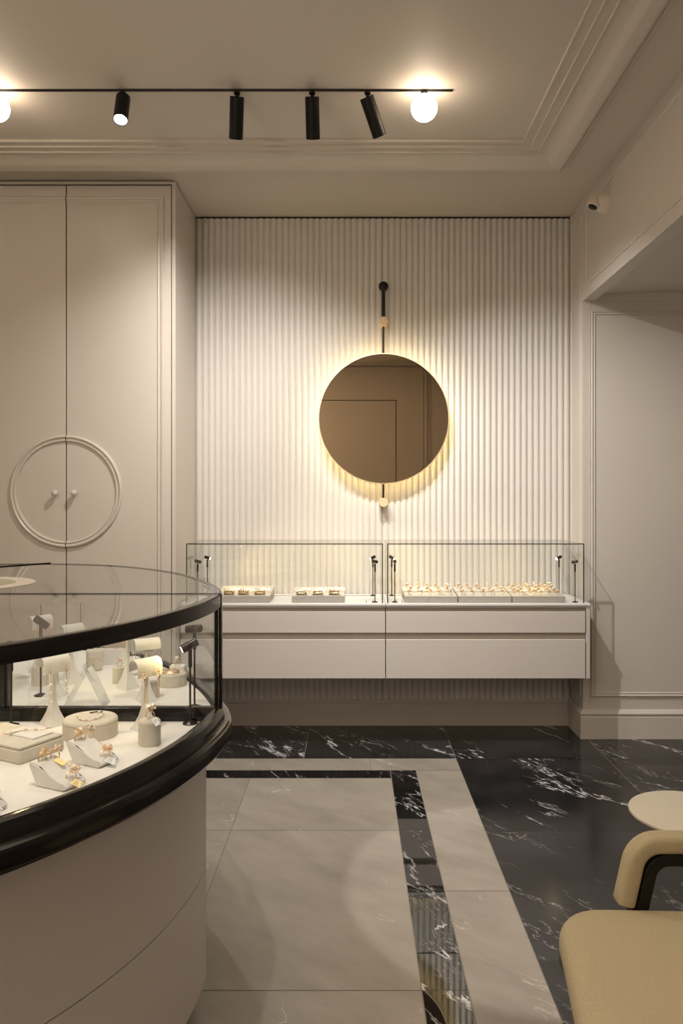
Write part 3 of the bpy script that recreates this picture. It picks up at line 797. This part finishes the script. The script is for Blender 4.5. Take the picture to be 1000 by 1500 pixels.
# divider on the seam
xa, xb = 2*CX+.368, -.368
mb = MB(); mb.box(xa, xb, CY-.014, CY+.014, .811, .847, bev=.003); mb.box(xa, xb, CY-.020, CY-.014, .8125, .830, bev=.002)
ia(mb, 'divider_rail', M['black'])
mb = MB(); mb.box(-.945, -.352, CY-.002, CY+.002, 1.146, 1.1512); ia(mb, 'divider_top_strip', M['blackm'], smooth=False)
mb = MB(); mb.bm.faces.new([mb.v(p) for p in ((xa, CY, .847), (xb, CY, .847), (xb, CY, 1.146), (xa, CY, 1.146))]); ia(mb, 'divider_glass', M['iglass'], smooth=False)
ia(MB().box(-.3665, -.3580, CY-.010, CY+.010, .811, 1.149, bev=.0015), 'corner_post', M['black'])
ia(MB().box(-.3555, -.3475, CY-.010, CY+.010, .811, 1.149, bev=.0015), 'corner_post', M['black'])
mb = MB(); mb.box(-.96, -.925, CY-.012, CY+.012, .847, .966, bev=.003); mb.box(-.922, -.917, CY-.008, CY+.008, .847, .966); ia(mb, 'post_reflection', M['black'])  # short dark block built in place of a reflection in the glass
# slanting bar across the far glass and sunken dish
dv = Vector((-1.20, 3.045, 0)) - Vector((-1.42, 2.74, 0)); L_ = dv.length; an = math.atan2(dv.y, dv.x)
ia(MB().box(0, L_, -.0025, .0025, 1.147, 1.153, mtx=Matrix.Translation((-1.42, 2.74, 0)) @ Matrix.Rotation(an, 4, 'Z')), 'glass_joint_bar', M['blackm'], smooth=False)
dish = ia(MB().lathe([(.205, 0), (.205, .0012), (.203, .0018), (.152, .0018), (.150, .0010), (.150, -.0005), (.205, 0)], (-1.162, 2.275, 1.151), 64), 'dish_rim', M['recess'])
ia(MB().lathe([(0, -.0006), (.150, -.0006), (.150, .0006), (0, .0006)], (-1.162, 2.275, 1.151), 64), 'dish_well', M['dish'])

# ------------------------------------------------------------ items in the island
ZD = .8125
def on_deck(px, py): p = P(px, py, z=ZD); return (p.x, p.y, ZD)
make_stand('bronze spot stand with lit lens inside the island, by the right corner post', .207, .0195, on_deck(278.4, 1060), aim=(-.85, -.40, -.42), emit=.8, hl=.046, hr=.0115, group='spot stands in the island showcase')
make_stand('darker bronze spot stand behind the glass divider, by the right corner post', .222, .0195, (-.447, 2.175, ZD), aim=(-.9, .2, -.12), emit=.3, hl=.046, hr=.0115, group='spot stands in the island showcase')
make_stand('bronze spot stand at the left end of the front island case', .20, .0195, (-.888, 1.995, ZD), aim=(.5, -.6, -.6), emit=.6, hl=.046, hr=.0115, group='spot stands in the island showcase')
make_stand('bronze spot stand in the rear island case near the left picture edge', .222, .0195, (-.935, 2.30, ZD), aim=(.6, .4, -.6), emit=.6, hl=.046, hr=.0115, group='spot stands in the island showcase')

def rbox(c, sx, sy, h, name='pad', mat='suede', bev=.005):
    return MB().box(-sx/2, sx/2, -sy/2, sy/2, 0, h, bev=bev, seg=3).build(name, M[mat], c)
def round_box(label, loc, r, h, group):
    c = thing('round_jewellery_box', label, 'display block', loc, 0, group)
    MB().lathe([(0, 0), (r-.001, 0), (r, .001), (r, h*.80), (r-.0008, h*.805), (r-.0008, h*.815), (0, h*.815)], (0, 0, 0), 56).build('box_side', M['suede'], c)
    MB().lathe([(0, h*.81), (r-.001, h*.81), (r, h*.83), (r-.001, h*.92), (r-.004, h*.98), (r-.010, h), (0, h)], (0, 0, 0), 56).build('lid_pad', M['suede'], c)
    return c
def ringcyl(label, loc, r, h, group='suede ring cylinders in the island'):
    c = thing('ring_cylinder', label, 'display block', loc, 0, group)
    MB().lathe([(0, 0), (r-.001, 0), (r, .001), (r, h*.84), (r-.001, h*.845), (r-.001, h*.855), (0, h*.855)], (0, 0, 0), 40).build('cylinder_side', M['suede'], c)
    MB().lathe([(0, h*.85), (r, h*.85), (r*.98, h*.88), (r*.85, h*.94), (r*.55, h*.985), (0, h)], (0, 0, 0), 40).build('domed_pad', M['suede'], c)
    return c
# front
l1 = on_deck(219, 1090)
ringcyl('ivory suede cylinder holding one pearl ring, front right of island case', l1, .0265, .064)
g = make_ring('pearl_ring', 'gold ring with large pearl on the suede cylinder', .0100, .0150, 12, 6, 'gold', loc=(l1[0]+.002, l1[1]-.002, ZD+.060), group='pearl rings in the front island case'); g.rotation_euler.z = .4
add_tag(g, off=(.010, -.010, .006), L=.026, Wd=.013, lines=True, face=(.6, -.6, -.45))
l2 = on_deck(132.5, 1077)
rb = round_box('large round ivory suede box with a pearl necklace coiled on top', (l2[0], l2[1], ZD), .066, .046, 'round suede boxes in the island')
nk = thing('pearl_bracelet', 'thin rose gold chain with small pearls coiled on the large round box', 'bracelet', (l2[0], l2[1], ZD+.046))
mb = MB(); pm = MB(); pts = []
for i in range(26):
    a = -2.9 + 4.3*i/25; pts.append((.030*math.cos(a), .036*math.sin(a), .0012))
mb.tube(pts, .0008, 5, cap=True); mb.build('chain', M['gold'], nk)
for i in range(0, 26, 4): pm.ball((pts[i][0], pts[i][1], .0038), .0036, 2)
pm.build('pearl', M['pearl'], nk)
MB().tube([(-.012, .030, .0015), (.005, .034, .004), (.020, .036, .0025)], .0016, 6).build('clasp', M['bronze'], nk)
# rectangular pad with bracelet
bt = thing('bracelet_pad', 'rectangular ivory suede bracelet block at the left picture edge', 'display block', (-.80, 1.80, ZD), math.radians(62))
rbox(bt, .125, .21, .030, 'block', bev=.004)
MB().box(-.060, .060, -.103, .103, .031, .037, bev=.002).build('top_pad', M['suede'], bt)
MB().box(-.006, .050, -.080, .020, .036, .0405, bev=.001).build('raised_flap', M['suedew'], bt, smooth=False)
bc = thing('pearl_bracelet', 'rose gold chain with pearls laid flat on the rectangular block', 'bracelet', (-.80, 1.80, ZD+.0425))
cp_ = [(-.075+.155*i/20, -.055+.095*i/20+.010*math.sin(i*.6), 0.0) for i in range(21)]
MB().tube(cp_, .0011, 5).build('chain', M['gold'], bc)
pm = MB()
for i in range(1, 20, 3): pm.ball((cp_[i][0], cp_[i][1], .002), .0038, 2)
pm.build('pearl', M['pearl'], bc)

# ring ramps
def ramp(label, loc, rz, L=.100, Wd=.060, h=.047, group='suede ring ramps in the front island case'):
    c = thing('ring_ramp', label, 'display block', loc, rz, group)
    # side profile in (s,z): s along length, high end at s=0 leaning outwards
    pr = [(.022, 0), (L-.006, 0), (L, .003), (L+.002, .008), (L-.002, .012), (L*.84, .014), (.030, h-.005), (.012, h), (.003, h), (0, h-.004), (.001, h-.010)]
    mb = MB(); mb.poly_prism(pr, lambda p, s: (p[0], (-Wd/2 if s == 0 else Wd/2), p[1]))
    es = [e for e in mb.bm.edges if len(e.link_faces) == 2 and (abs(e.verts[0].co.y-e.verts[1].co.y) < 1e-6)]
    bmesh.ops.bevel(mb.bm, geom=es, offset=.0025, segments=2, affect='EDGES')
    mb.build('wedge', M['suedew'], c, ang=.7)
    return c
ang = math.atan2(-.43, .9)
base = Vector((-.655, 1.607, ZD))
rset = [('nearest to the front frame', base, 1), ('just behind it, beside the round box', base+Vector((.026, .135, 0)), 2), ('lowest at the left picture edge', base+Vector((-.105, -.130, 0)), 3)]
for desc, b_, k in rset:
    ramp('ivory suede ring ramp, %s' % (desc if k != 2 else 'between the round box and the suede cylinder'), tuple(b_), ang)
    ca, sa = math.cos(ang), math.sin(ang)
    def loc_(s, t, z): return (b_.x+ca*s-sa*t, b_.y+sa*s+ca*t, ZD+z)
    where = ['', 'ramp nearest the front frame', 'ramp beside the round box', 'ramp at the left picture edge'][k]
    g = make_ring('gold_ring', 'ornate gold ring at the low end of the %s' % where, .0100, .0130, 11, k+10, 'gold', loc=loc_(.083, .0, .010), group='rings on the front island ramps'); g.rotation_euler = (-.15, .35, .3)
    add_tag(g, mat='ytag' if k == 1 else 'tag', off=(.010, -.010, .004), L=.028, Wd=.014, lines=True, face=(.86, -.50, -.12))
    g = make_ring('gold_ring', 'ornate gold ring left of the pair atop the %s' % where, .0095, .0140, 13, k+20, 'ygold', loc=loc_(.018, -.014, .040), group='rings on the front island ramps'); g.rotation_euler = (-.2, .5, 1.0)
    g = make_ring('gold_ring', 'ornate gold ring right of the pair atop the %s' % where, .0095, .0120, 11, k+30, 'gold', loc=loc_(.022, .016, .040), group='rings on the front island ramps'); g.rotation_euler = (-.2, .4, .7)
    if k == 1: add_tag(g, mat='ytag', off=(.006, -.006, .004), L=.028, Wd=.011, face=(.86, -.42, -.22))

# earring T stands
def earstand(label, loc, rz, H=.185, bw=.058, arch=.075, ear='chain', group='suede earring stands in the island', mat='suedew', tall=0):
    c = thing('earring_stand', label, 'earring stand', loc, rz, group)
    mb = MB(); prof = [(0, 1.0), (.012, .98), (.10, .72), (.22, .46), (.36, .27), (.55, .17), (1.0, .14)]
    hz = H-.030; rings = []
    for t, w in prof:
        k = bw/2*w; z = t*hz; kk = max(k*.9, .0035)
        rings.append([mb.v((sx*k, sy*kk, z)) for sx, sy in ((-1, -1), (1, -1), (1, 1), (-1, 1))])
    for a, b in zip(rings, rings[1:]):
        for k in range(4): mb.bm.faces.new((a[k], a[(k+1) % 4], b[(k+1) % 4], b[k]))
    mb.bm.faces.new(rings[0]); mb.bm.faces.new(rings[-1])
    mb.build('flared_stem', M[mat], c, ang=.7)
    # saddle: half pipe with axis along y (local), front flap longer
    R_ = .021; t_ = .0025; prof = []
    for i in range(13):
        a = PI - PI*i/12; prof.append((R_*math.cos(a), hz+.004+R_*math.sin(a)))
    prof = [(-R_, hz-.006)] + prof + [(R_, hz-.006), (R_-.001, hz-.020)]
    inn = [(x*(1-t_/R_) if abs(x) > .001 else x, z - t_*max(0, (z-hz-.004)/R_)) for x, z in prof]
    loop = prof + list(reversed(inn))
    mb = MB(); A = [mb.v((x, -arch/2, z)) for x, z in loop]; B = [mb.v((x, arch/2, z)) for x, z in loop]; n = len(loop); h_ = len(prof)
    for i in range(n): mb.bm.faces.new((A[i], A[(i+1) % n], B[(i+1) % n], B[i]))
    for S in (A, B):
        for i in range(h_-1): mb.bm.faces.new((S[i], S[i+1], S[n-2-i], S[n-1-i]))
    mb.build('arched_top', M[mat], c, ang=.6)
    return c
def earrings(label, loc, rz, gap=.045, L=.075, mode='pearl', group='drop earrings on the island stands'):
    c = thing('drop_earrings', label, 'earrings', loc, rz, group)
    for s in (-1, 1):
        mb = MB(); y = s*gap/2; LL = L*(1 if s < 0 else .92)
        mb.tube([(-.001, y, .006), (.003, y, .010), (.004, y, 0), (.004, y, -LL)], .0007, 5)
        mb.ball((.003, y, .002), .003, 1); mb.ball((.003, y+.002, -.006), .0026, 1)
        if mode == 'bar': mb.tube([(.004, y, -.014), (.004, y, -LL)], .0017, 6); mb.ball((.003, y, -.010), .0048, 1); mb.ball((.005, y-.004, -.013), .003, 1)
        if mode == 'hoop': mb.tube([(.004, y+.011*math.cos(k*PI/8), -.02+.011*math.sin(k*PI/8)) for k in range(16)], .0008, 5, closed=True)
        e = mb.build('earring', M['gold'], c)
        if mode == 'pearl':
            pm = MB()
            for k, f in enumerate((.42, .68, .97)): pm.ball((.0045, y+.001*k, -LL*f), .0040, 2)
            pm.build('pearls', M['pearl'], e)
    return c
def estand(px, py, label, rz, elab=None, mode='pearl', eL=.075, H=.188, arch=.075, gap=.045, group='suede earring stands in the island'):
    l = on_deck(px, py); earstand(label, l, rz, H=H, arch=arch, group=group)
    if elab:
        hz = H-.030; off = Vector((.0215, 0, 0)); off.rotate(Euler((0, 0, rz)))
        earrings(elab, (l[0]+off.x, l[1]+off.y, ZD+hz-.012), rz, gap=gap, L=eL, mode=mode)
RZ = math.radians(-38)
estand(78, 1061, 'white suede saddle earring stand beside the large round box', RZ, 'long pearl drop earrings on the stand beside the round box', 'pearl', .082)
estand(213, 1068, 'white suede saddle earring stand behind the suede cylinder', RZ, 'rose gold bar drop earrings on the stand behind the suede cylinder', 'bar', .070)
# rear case
estand(214, 1026, 'shaded suede saddle stand just behind the glass divider, right side', RZ+PI*.9, 'short gold earrings on the shaded saddle stand behind the divider', 'hoop', .03)
estand(187, 1008, 'tall slim suede stem stand in the middle of the rear island case', RZ, None, H=.205)
estand(104, 996, 'suede saddle stand in the rear island case behind the pearl earrings', RZ, 'rose gold hoop drops on the rear saddle stand', 'hoop', .05)
estand(82, 1019, 'small shadowed suede stand behind the divider at left', RZ+.4, None, H=.14, arch=.05)
estand(58, 985, 'suede saddle stand at the far left of the rear island case', RZ, 'rose gold chain drops on the far left rear stand', 'bar', .05, H=.20)
l = on_deck(252, 1003)
round_box('round ivory suede box with gold bangle in the rear island case, right side', (l[0], l[1]+.0, ZD), .046, .040, 'round suede boxes in the island')
bg = thing('gold_bangle', 'rose gold bangle lying on the rear round box', 'bangle', (l[0]-.004, l[1]-.012, ZD+.041))
mb = MB()
for k in range(3): mb.tube([(.030*math.cos(i*PI/16), .024*math.sin(i*PI/16), .002+.0022*k+.001*math.sin(i+k)) for i in range(32)], .0013, 5, closed=True)
mb.build('bangle_band', M['gold'], bg)
pd = thing('ring_pad', 'small white ring pad behind the gold bangle', 'display block', (l[0]+.006, l[1]+.055, ZD), 0)
rbox(pd, .05, .035, .052, 'pad', 'suedew')
g = make_ring('gold_ring', 'gold cluster ring on the small white pad behind the bangle', .009, .011, 9, 41, 'gold', loc=(l[0]+.004, l[1]+.052, ZD+.050), group='rings in the rear island case')
add_tag(g, off=(.008, -.006, .002), L=.016, Wd=.009)
def blockring(px, py, r, h, label, rlab, seed, square=True):
    l = on_deck(px, py)
    c = thing('suede_block', label, 'display block', l, .5 if square else 0, 'suede blocks in the rear island case')
    if square: MB().box(-r, r, -r, r, 0, h, bev=.006, seg=3).build('block', M['suede'], c)
    else: MB().lathe([(0, 0), (r, 0), (r, h*.95), (r*.9, h), (0, h)], (0, 0, 0), 36).build('block', M['suede'], c)
    if rlab:
        g = make_ring('gold_ring', rlab, .009, .010, 8, seed, 'gold', loc=(l[0], l[1], ZD+h-.001), group='rings in the rear island case'); g.rotation_euler.z = .6
blockring(175, 1000, .022, .052, 'ivory suede block left of the slim stem stand, one ring on top', 'gold ring on the block left of the slim stem stand', 51, False)
blockring(224, 1021, .016, .048, 'narrow suede cylinder behind the bar drop earrings', None, 52, False)
blockring(59, 1003, .026, .062, 'suede cylinder behind the divider near the left picture edge', 'gold ring on the cylinder near the left picture edge', 53, False)
blockring(138, 981, .024, .070, 'suede arched block with gold hoops in the rear island case', None, 54, True)
hp = on_deck(141, 984)
c = thing('hoop_earrings', 'pair of thin rose gold hoops hung on the arched suede block', 'earrings', (hp[0]-.0, hp[1]-.031, ZD+.04))
for s in (-1, 1): MB().tube([(s*.011+.013*math.cos(k*PI/10), -.003*s, .013*math.sin(k*PI/10)) for k in range(20)], .0011, 5, closed=True).build('hoop', M['gold'], c)
# leaning disc with ring
l = on_deck(196, 988)
c = thing('leaning_disc', 'pale suede disc leaning back behind the slim stem stand', 'display block', l, .2)
MB().lathe([(0, -.004), (.030, -.004), (.032, 0), (.030, .004), (0, .004)], (0, .0, .032), 40, Matrix.Rotation(math.radians(62), 3, 'X')).build('disc', M['suedew'], c)
MB().box(-.012, .012, .010, .03, 0, .020).build('prop', M['suede'], c, smooth=False)
# rear ring boat
l = on_deck(163, 972)
c = thing('ring_tray', 'boat-shaped suede holder under a row of gold rings in the rear island case', 'display block', l, .25)
MB().poly_prism([(-.045, 0), (.045, 0), (.060, .05), (-.060, .055)], lambda p, s: (p[0], -.022 if s == 0 else .022, p[1])).build('holder', M['suedew'], c, smooth=False)
for i in range(4):
    p = Vector((-.044+.029*i, 0, 0)); p.rotate(Euler((0, 0, .25)))
    g = make_ring('gold_ring', 'gold cluster ring, %s from left on the boat-shaped holder' % ordn[i], .010, .012, 9, 60+i, 'gold', loc=(l[0]+p.x, l[1]+p.y, ZD+.052), group='rings in the rear island case')
# acrylic easel with white card
l = on_deck(130, 1030)
c = thing('acrylic_easel', 'clear acrylic A-shaped easel with a pale card behind the divider', 'easel', (l[0], 2.20, ZD), .0)
MB().poly_prism([(-.058, 0), (-.054, 0), (.002, .105), (-.002, .105)], lambda p, s: (p[0], -.03 if s == 0 else .03, p[1])).build('left_leaf', M['acryl'], c, smooth=False)
MB().poly_prism([(.054, 0), (.059, 0), (.001, .118), (-.004, .118)], lambda p, s: (p[0], -.03 if s == 0 else .03, p[1])).build('card_leaf', M['acryl'], c, smooth=False)
MB().poly_prism([(.0015, .104), (.0235, .068), (.0225, .067), (.0005, .103)], lambda p, s: (p[0]+.006, -.02 if s == 0 else .02, p[1]+.004)).build('card', M['tag'], c, smooth=False)
# small earring pair hanging necklace on rear far side
for px, py, lab in ((60, 952, 'fine rose gold necklace frame far in the rear island case, left one'), (118, 948, 'fine rose gold necklace frame far in the rear island case, right one')):
    l = on_deck(px, py)
    c = thing('necklace_stand', lab, 'necklace', l, 0, 'necklace frames in the rear island case')
    MB().tube([(0, 0, 0), (0, 0, .18)], .0016, 6).build('upright', M['bronze'], c)
    MB().lathe([(0, 0), (.02, 0), (.02, .003), (0, .004)], (0, 0, 0), 24).build('foot', M['bronze'], c)
    MB().tube([(-.016, -.002, .18), (.016, -.002, .18)], .0012, 6).build('bar', M['gold'], c)
    MB().tube([(-.015, -.004, .18), (-.016, -.004, .14), (-.006, -.004, .115), (0, -.004, .105), (.008, -.004, .118), (.016, -.004, .14), (.015, -.004, .18)], .0009, 5).build('chain', M['gold'], c)
    MB().tube([(.008*math.cos(k*PI/8), -.004, .097+.008*math.sin(k*PI/8)) for k in range(16)], .0009, 5, closed=True).build('pendant', M['gold'], c)

# ------------------------------------------------------------ chair (faces left)
CHR = thing('armchair', 'olive-cream upholstered armchair with black frame, cut by the bottom right corner', 'chair', (.70, 1.52, 0))
def cadd(mb, name, mat, **k):
    o = mb.build(name, mat, CHR, **k); o.location = (-.70, -1.52, 0); return o
def seat():
    # rounded trapezoid cushion
    mb = MB()
    X0, X1, Yn, Yf = .458, .98, 1.22, 1.775
    def outline(ins):
        pts = []; r = .115
        cs = [(X0, Yf, PI/2, PI), (X0-.050, Yn, PI, 1.5*PI), (X1, Yn+.02, 1.5*PI, 2*PI), (X1, Yf-.01, 0, PI/2)]
        for cx, cy, a0, a1 in cs:
            sx = 1 if cx < .6 else -1; sy = -1 if cy > 1.5 else 1
            for i in range(9):
                a = a0+(a1-a0)*i/8
                pts.append((cx + sx*r + (r-ins)*math.cos(a), cy + sy*r + (r-ins)*math.sin(a)))
        return pts
    prof = [(.03, .375), (.008, .380), (0, .392), (-.004, .410), (-.004, .430), (0, .444), (.006, .453), (.018, .459), (.04, .463), (.075, .466)]
    rings = [[mb.v((x, y, z)) for x, y in outline(i_)] for i_, z in prof]
    n = len(rings[0])
    for a, b in zip(rings, rings[1:]):
        for k in range(n): mb.bm.faces.new((a[k], a[(k+1) % n], b[(k+1) % n], b[k]))
    mb.bm.faces.new(rings[0]); mb.bm.faces.new(rings[-1])
    cadd(mb, 'seat_cushion', M['fabric'], ang=.9)
seat()
def ribbon(path, w, t, name, mat, bev=.012, yoff=0):
    """swept rounded rectangle: w across path (local), t thickness normal; path of (pos, normal)"""
    mb = MB(); rings = []; nb = 5
    sec = []
    for sx, sy, a0 in ((1, 1, 0), (-1, 1, PI/2), (-1, -1, PI), (1, -1, 1.5*PI)):
        for i in range(nb):
            a = a0 + PI/2*i/(nb-1)
            sec.append((sx*(w/2-bev)+bev*math.cos(a), sy*(t/2-bev)+bev*math.sin(a)))
    P_ = [Vector(p) for p, _ in path]
    for i, (p, nn) in enumerate(path):
        tg = (P_[min(i+1, len(P_)-1)]-P_[max(i-1, 0)]).normalized()
        n_ = Vector(nn); n_ = (n_ - tg*n_.dot(tg)).normalized(); b_ = tg.cross(n_)
        sc = 1.0
        if name == 'arm_pad' and (i == 0 or i == len(path)-1): sc = .8
        rings.append([mb.v(Vector(p)+b_*u*sc+n_*v*sc) for u, v in sec])
    n = len(sec)
    for a, b in zip(rings, rings[1:]):
        for k in range(n): mb.bm.faces.new((a[k], a[(k+1) % n], b[(k+1) % n], b[k]))
    mb.bm.faces.new(rings[0]); mb.bm.faces.new(rings[-1])
    return cadd(mb, name, mat, ang=.8)
def armpath(Y, inset, full=True, zlow=.43):
    # front upright to horizontal, then curves round the back to the other arm
    pts = []; r = .060
    x0 = .640+inset; zt = .600-inset; al = .22
    rr = r - inset*.45; cx = x0+.016+rr; cz = zt-rr
    sx_ = cx+rr*math.cos(PI-al); sz_ = cz+rr*math.sin(PI-al)
    nrm = (-math.cos(al), 0, math.sin(al))
    for k in (0, .05, .3, .6, .9):
        z = zlow+(sz_-zlow)*k; pts.append(((sx_-(sz_-z)*math.tan(al), Y, z), nrm))
    for i in range(9):
        a = PI - al - (PI/2-al)*i/8
        pts.append(((cx+rr*math.cos(a), Y, cz+rr*math.sin(a)), (math.cos(a), 0, math.sin(a))))
    return pts
def fullpath(inset, zlow):
    A = armpath(1.79, inset, zlow=zlow); B = armpath(1.22, inset, zlow=zlow)
    zt = .600-inset
    mid = []
    for i in range(1, 24):
        a = PI/2 - PI*i/24
        mid.append(((.93+.16*max(0, math.cos(a))**.6, 1.505+.285*math.copysign(abs(math.sin(a))**.8, math.sin(a)), zt+.0), (0, 0, 1)))
    return A + [((.82, 1.79, zt), (0, 0, 1))] + mid + [((.82, 1.22, zt), (0, 0, 1))] + list(reversed(B))
ribbon(fullpath(0, .457), .052, .042, 'arm_pad', M['fabric'], .013)
ribbon(fullpath(.034, .40), .044, .028, 'arm_frame', M['blackm'], .003)
for Y in (1.79, 1.22):
    ribbon([((.672, Y, .47), (-1, 0, 0)), ((.655, Y, .38), (-1, 0, 0)), ((.60, Y, 0), (-1, 0, 0))], .036, .034, 'front_leg', M['blackm'], .004)
    ribbon([((1.02, Y*.9+.15, .585), (1, 0, 0)), ((1.03, Y*.9+.15, .38), (1, 0, 0)), ((1.10, Y*.9+.15, 0), (1, 0, 0))], .034, .030, 'rear_leg', M['blackm'], .004)
cadd(MB().box(.47, 1.03, 1.26, 1.74, .345, .380, bev=.006), 'seat_frame', M['blackm'])
cadd(MB().box(.600, .672, 1.70, 1.81, .350, .378, bev=.004), 'frame_bracket', M['blackm'])
cadd(MB().box(.600, .672, 1.20, 1.30, .350, .378, bev=.004), 'frame_bracket', M['blackm'])

# side table
TT = thing('side_table', 'small round beige side table on black marble behind the armchair', 'table', (.977, 2.205, 0))
MB().lathe([(0, .484), (.150, .484), (.165, .488), (.170, .494), (.169, .499), (.165, .500), (0, .500)], (0, 0, 0), 96).build('table_top', M['table'], TT)
MB().tube([(0, 0, .010), (0, 0, .486)], .011, 16).build('stem', M['table'], TT)
MB().lathe([(0, 0), (.12, 0), (.12, .006), (.02, .012), (0, .012)], (0, 0, 0), 48).build('foot', M['table'], TT)

# ------------------------------------------------------------ lights
def point(loc, e, col, r=.05, name='fill_light'):
    l = bpy.data.lights.new(name, 'POINT'); l.energy = e; l.color = col; l.shadow_soft_size = r
    o = bpy.data.objects.new(name, l); COL.objects.link(o); o.location = loc; return o
def area(loc, e, col, sx, sy, rot=(0, 0, 0)):
    l = bpy.data.lights.new('fill_area', 'AREA'); l.shape = 'RECTANGLE'; l.size = sx; l.size_y = sy; l.energy = e; l.color = col
    o = bpy.data.objects.new('fill_area', l); COL.objects.link(o); o.location = loc; o.rotation_euler = rot; return o
WARM = (1, .72, .46)
area((-.6, 1.3, 3.10), 24, (1, .80, .60), 2.6, 1.6)  # added soft fill under the ceiling, no fitting hangs there
area((2.4, 2.4, 2.58), 6, (1, .88, .74), 1.2, 1.6)  # soft area standing in for an unseen alcove light
point((-1.5, .2, 2.2), 38, (1, .84, .66), .2)  # unseen fill added beside the camera to brighten the walls
point((2.3, .2, 1.9), 7, (1, .86, .72), .2)  # weaker unseen fill, added on the alcove side
world = bpy.data.worlds.new('world'); SC.world = world; world.use_nodes = True
world.node_tree.nodes['Background'].inputs[0].default_value = (1, .86, .70, 1); world.node_tree.nodes['Background'].inputs[1].default_value = .15

# ------------------------------------------------------------ camera
cam = bpy.data.cameras.new('camera'); co = bpy.data.objects.new('camera', cam); COL.objects.link(co)
co.location = (0, 0, CH); co.rotation_euler = (PI/2, 0, 0)
cam.sensor_fit = 'AUTO'; cam.sensor_width = 36; cam.lens = F*36/1500
cam.shift_x = -15/1500; cam.shift_y = -17/1500; cam.clip_start = .02
SC.camera = co
SC.view_settings.view_transform = 'Standard'
SC.view_settings.look = 'None'
SC.view_settings.exposure = 0.28
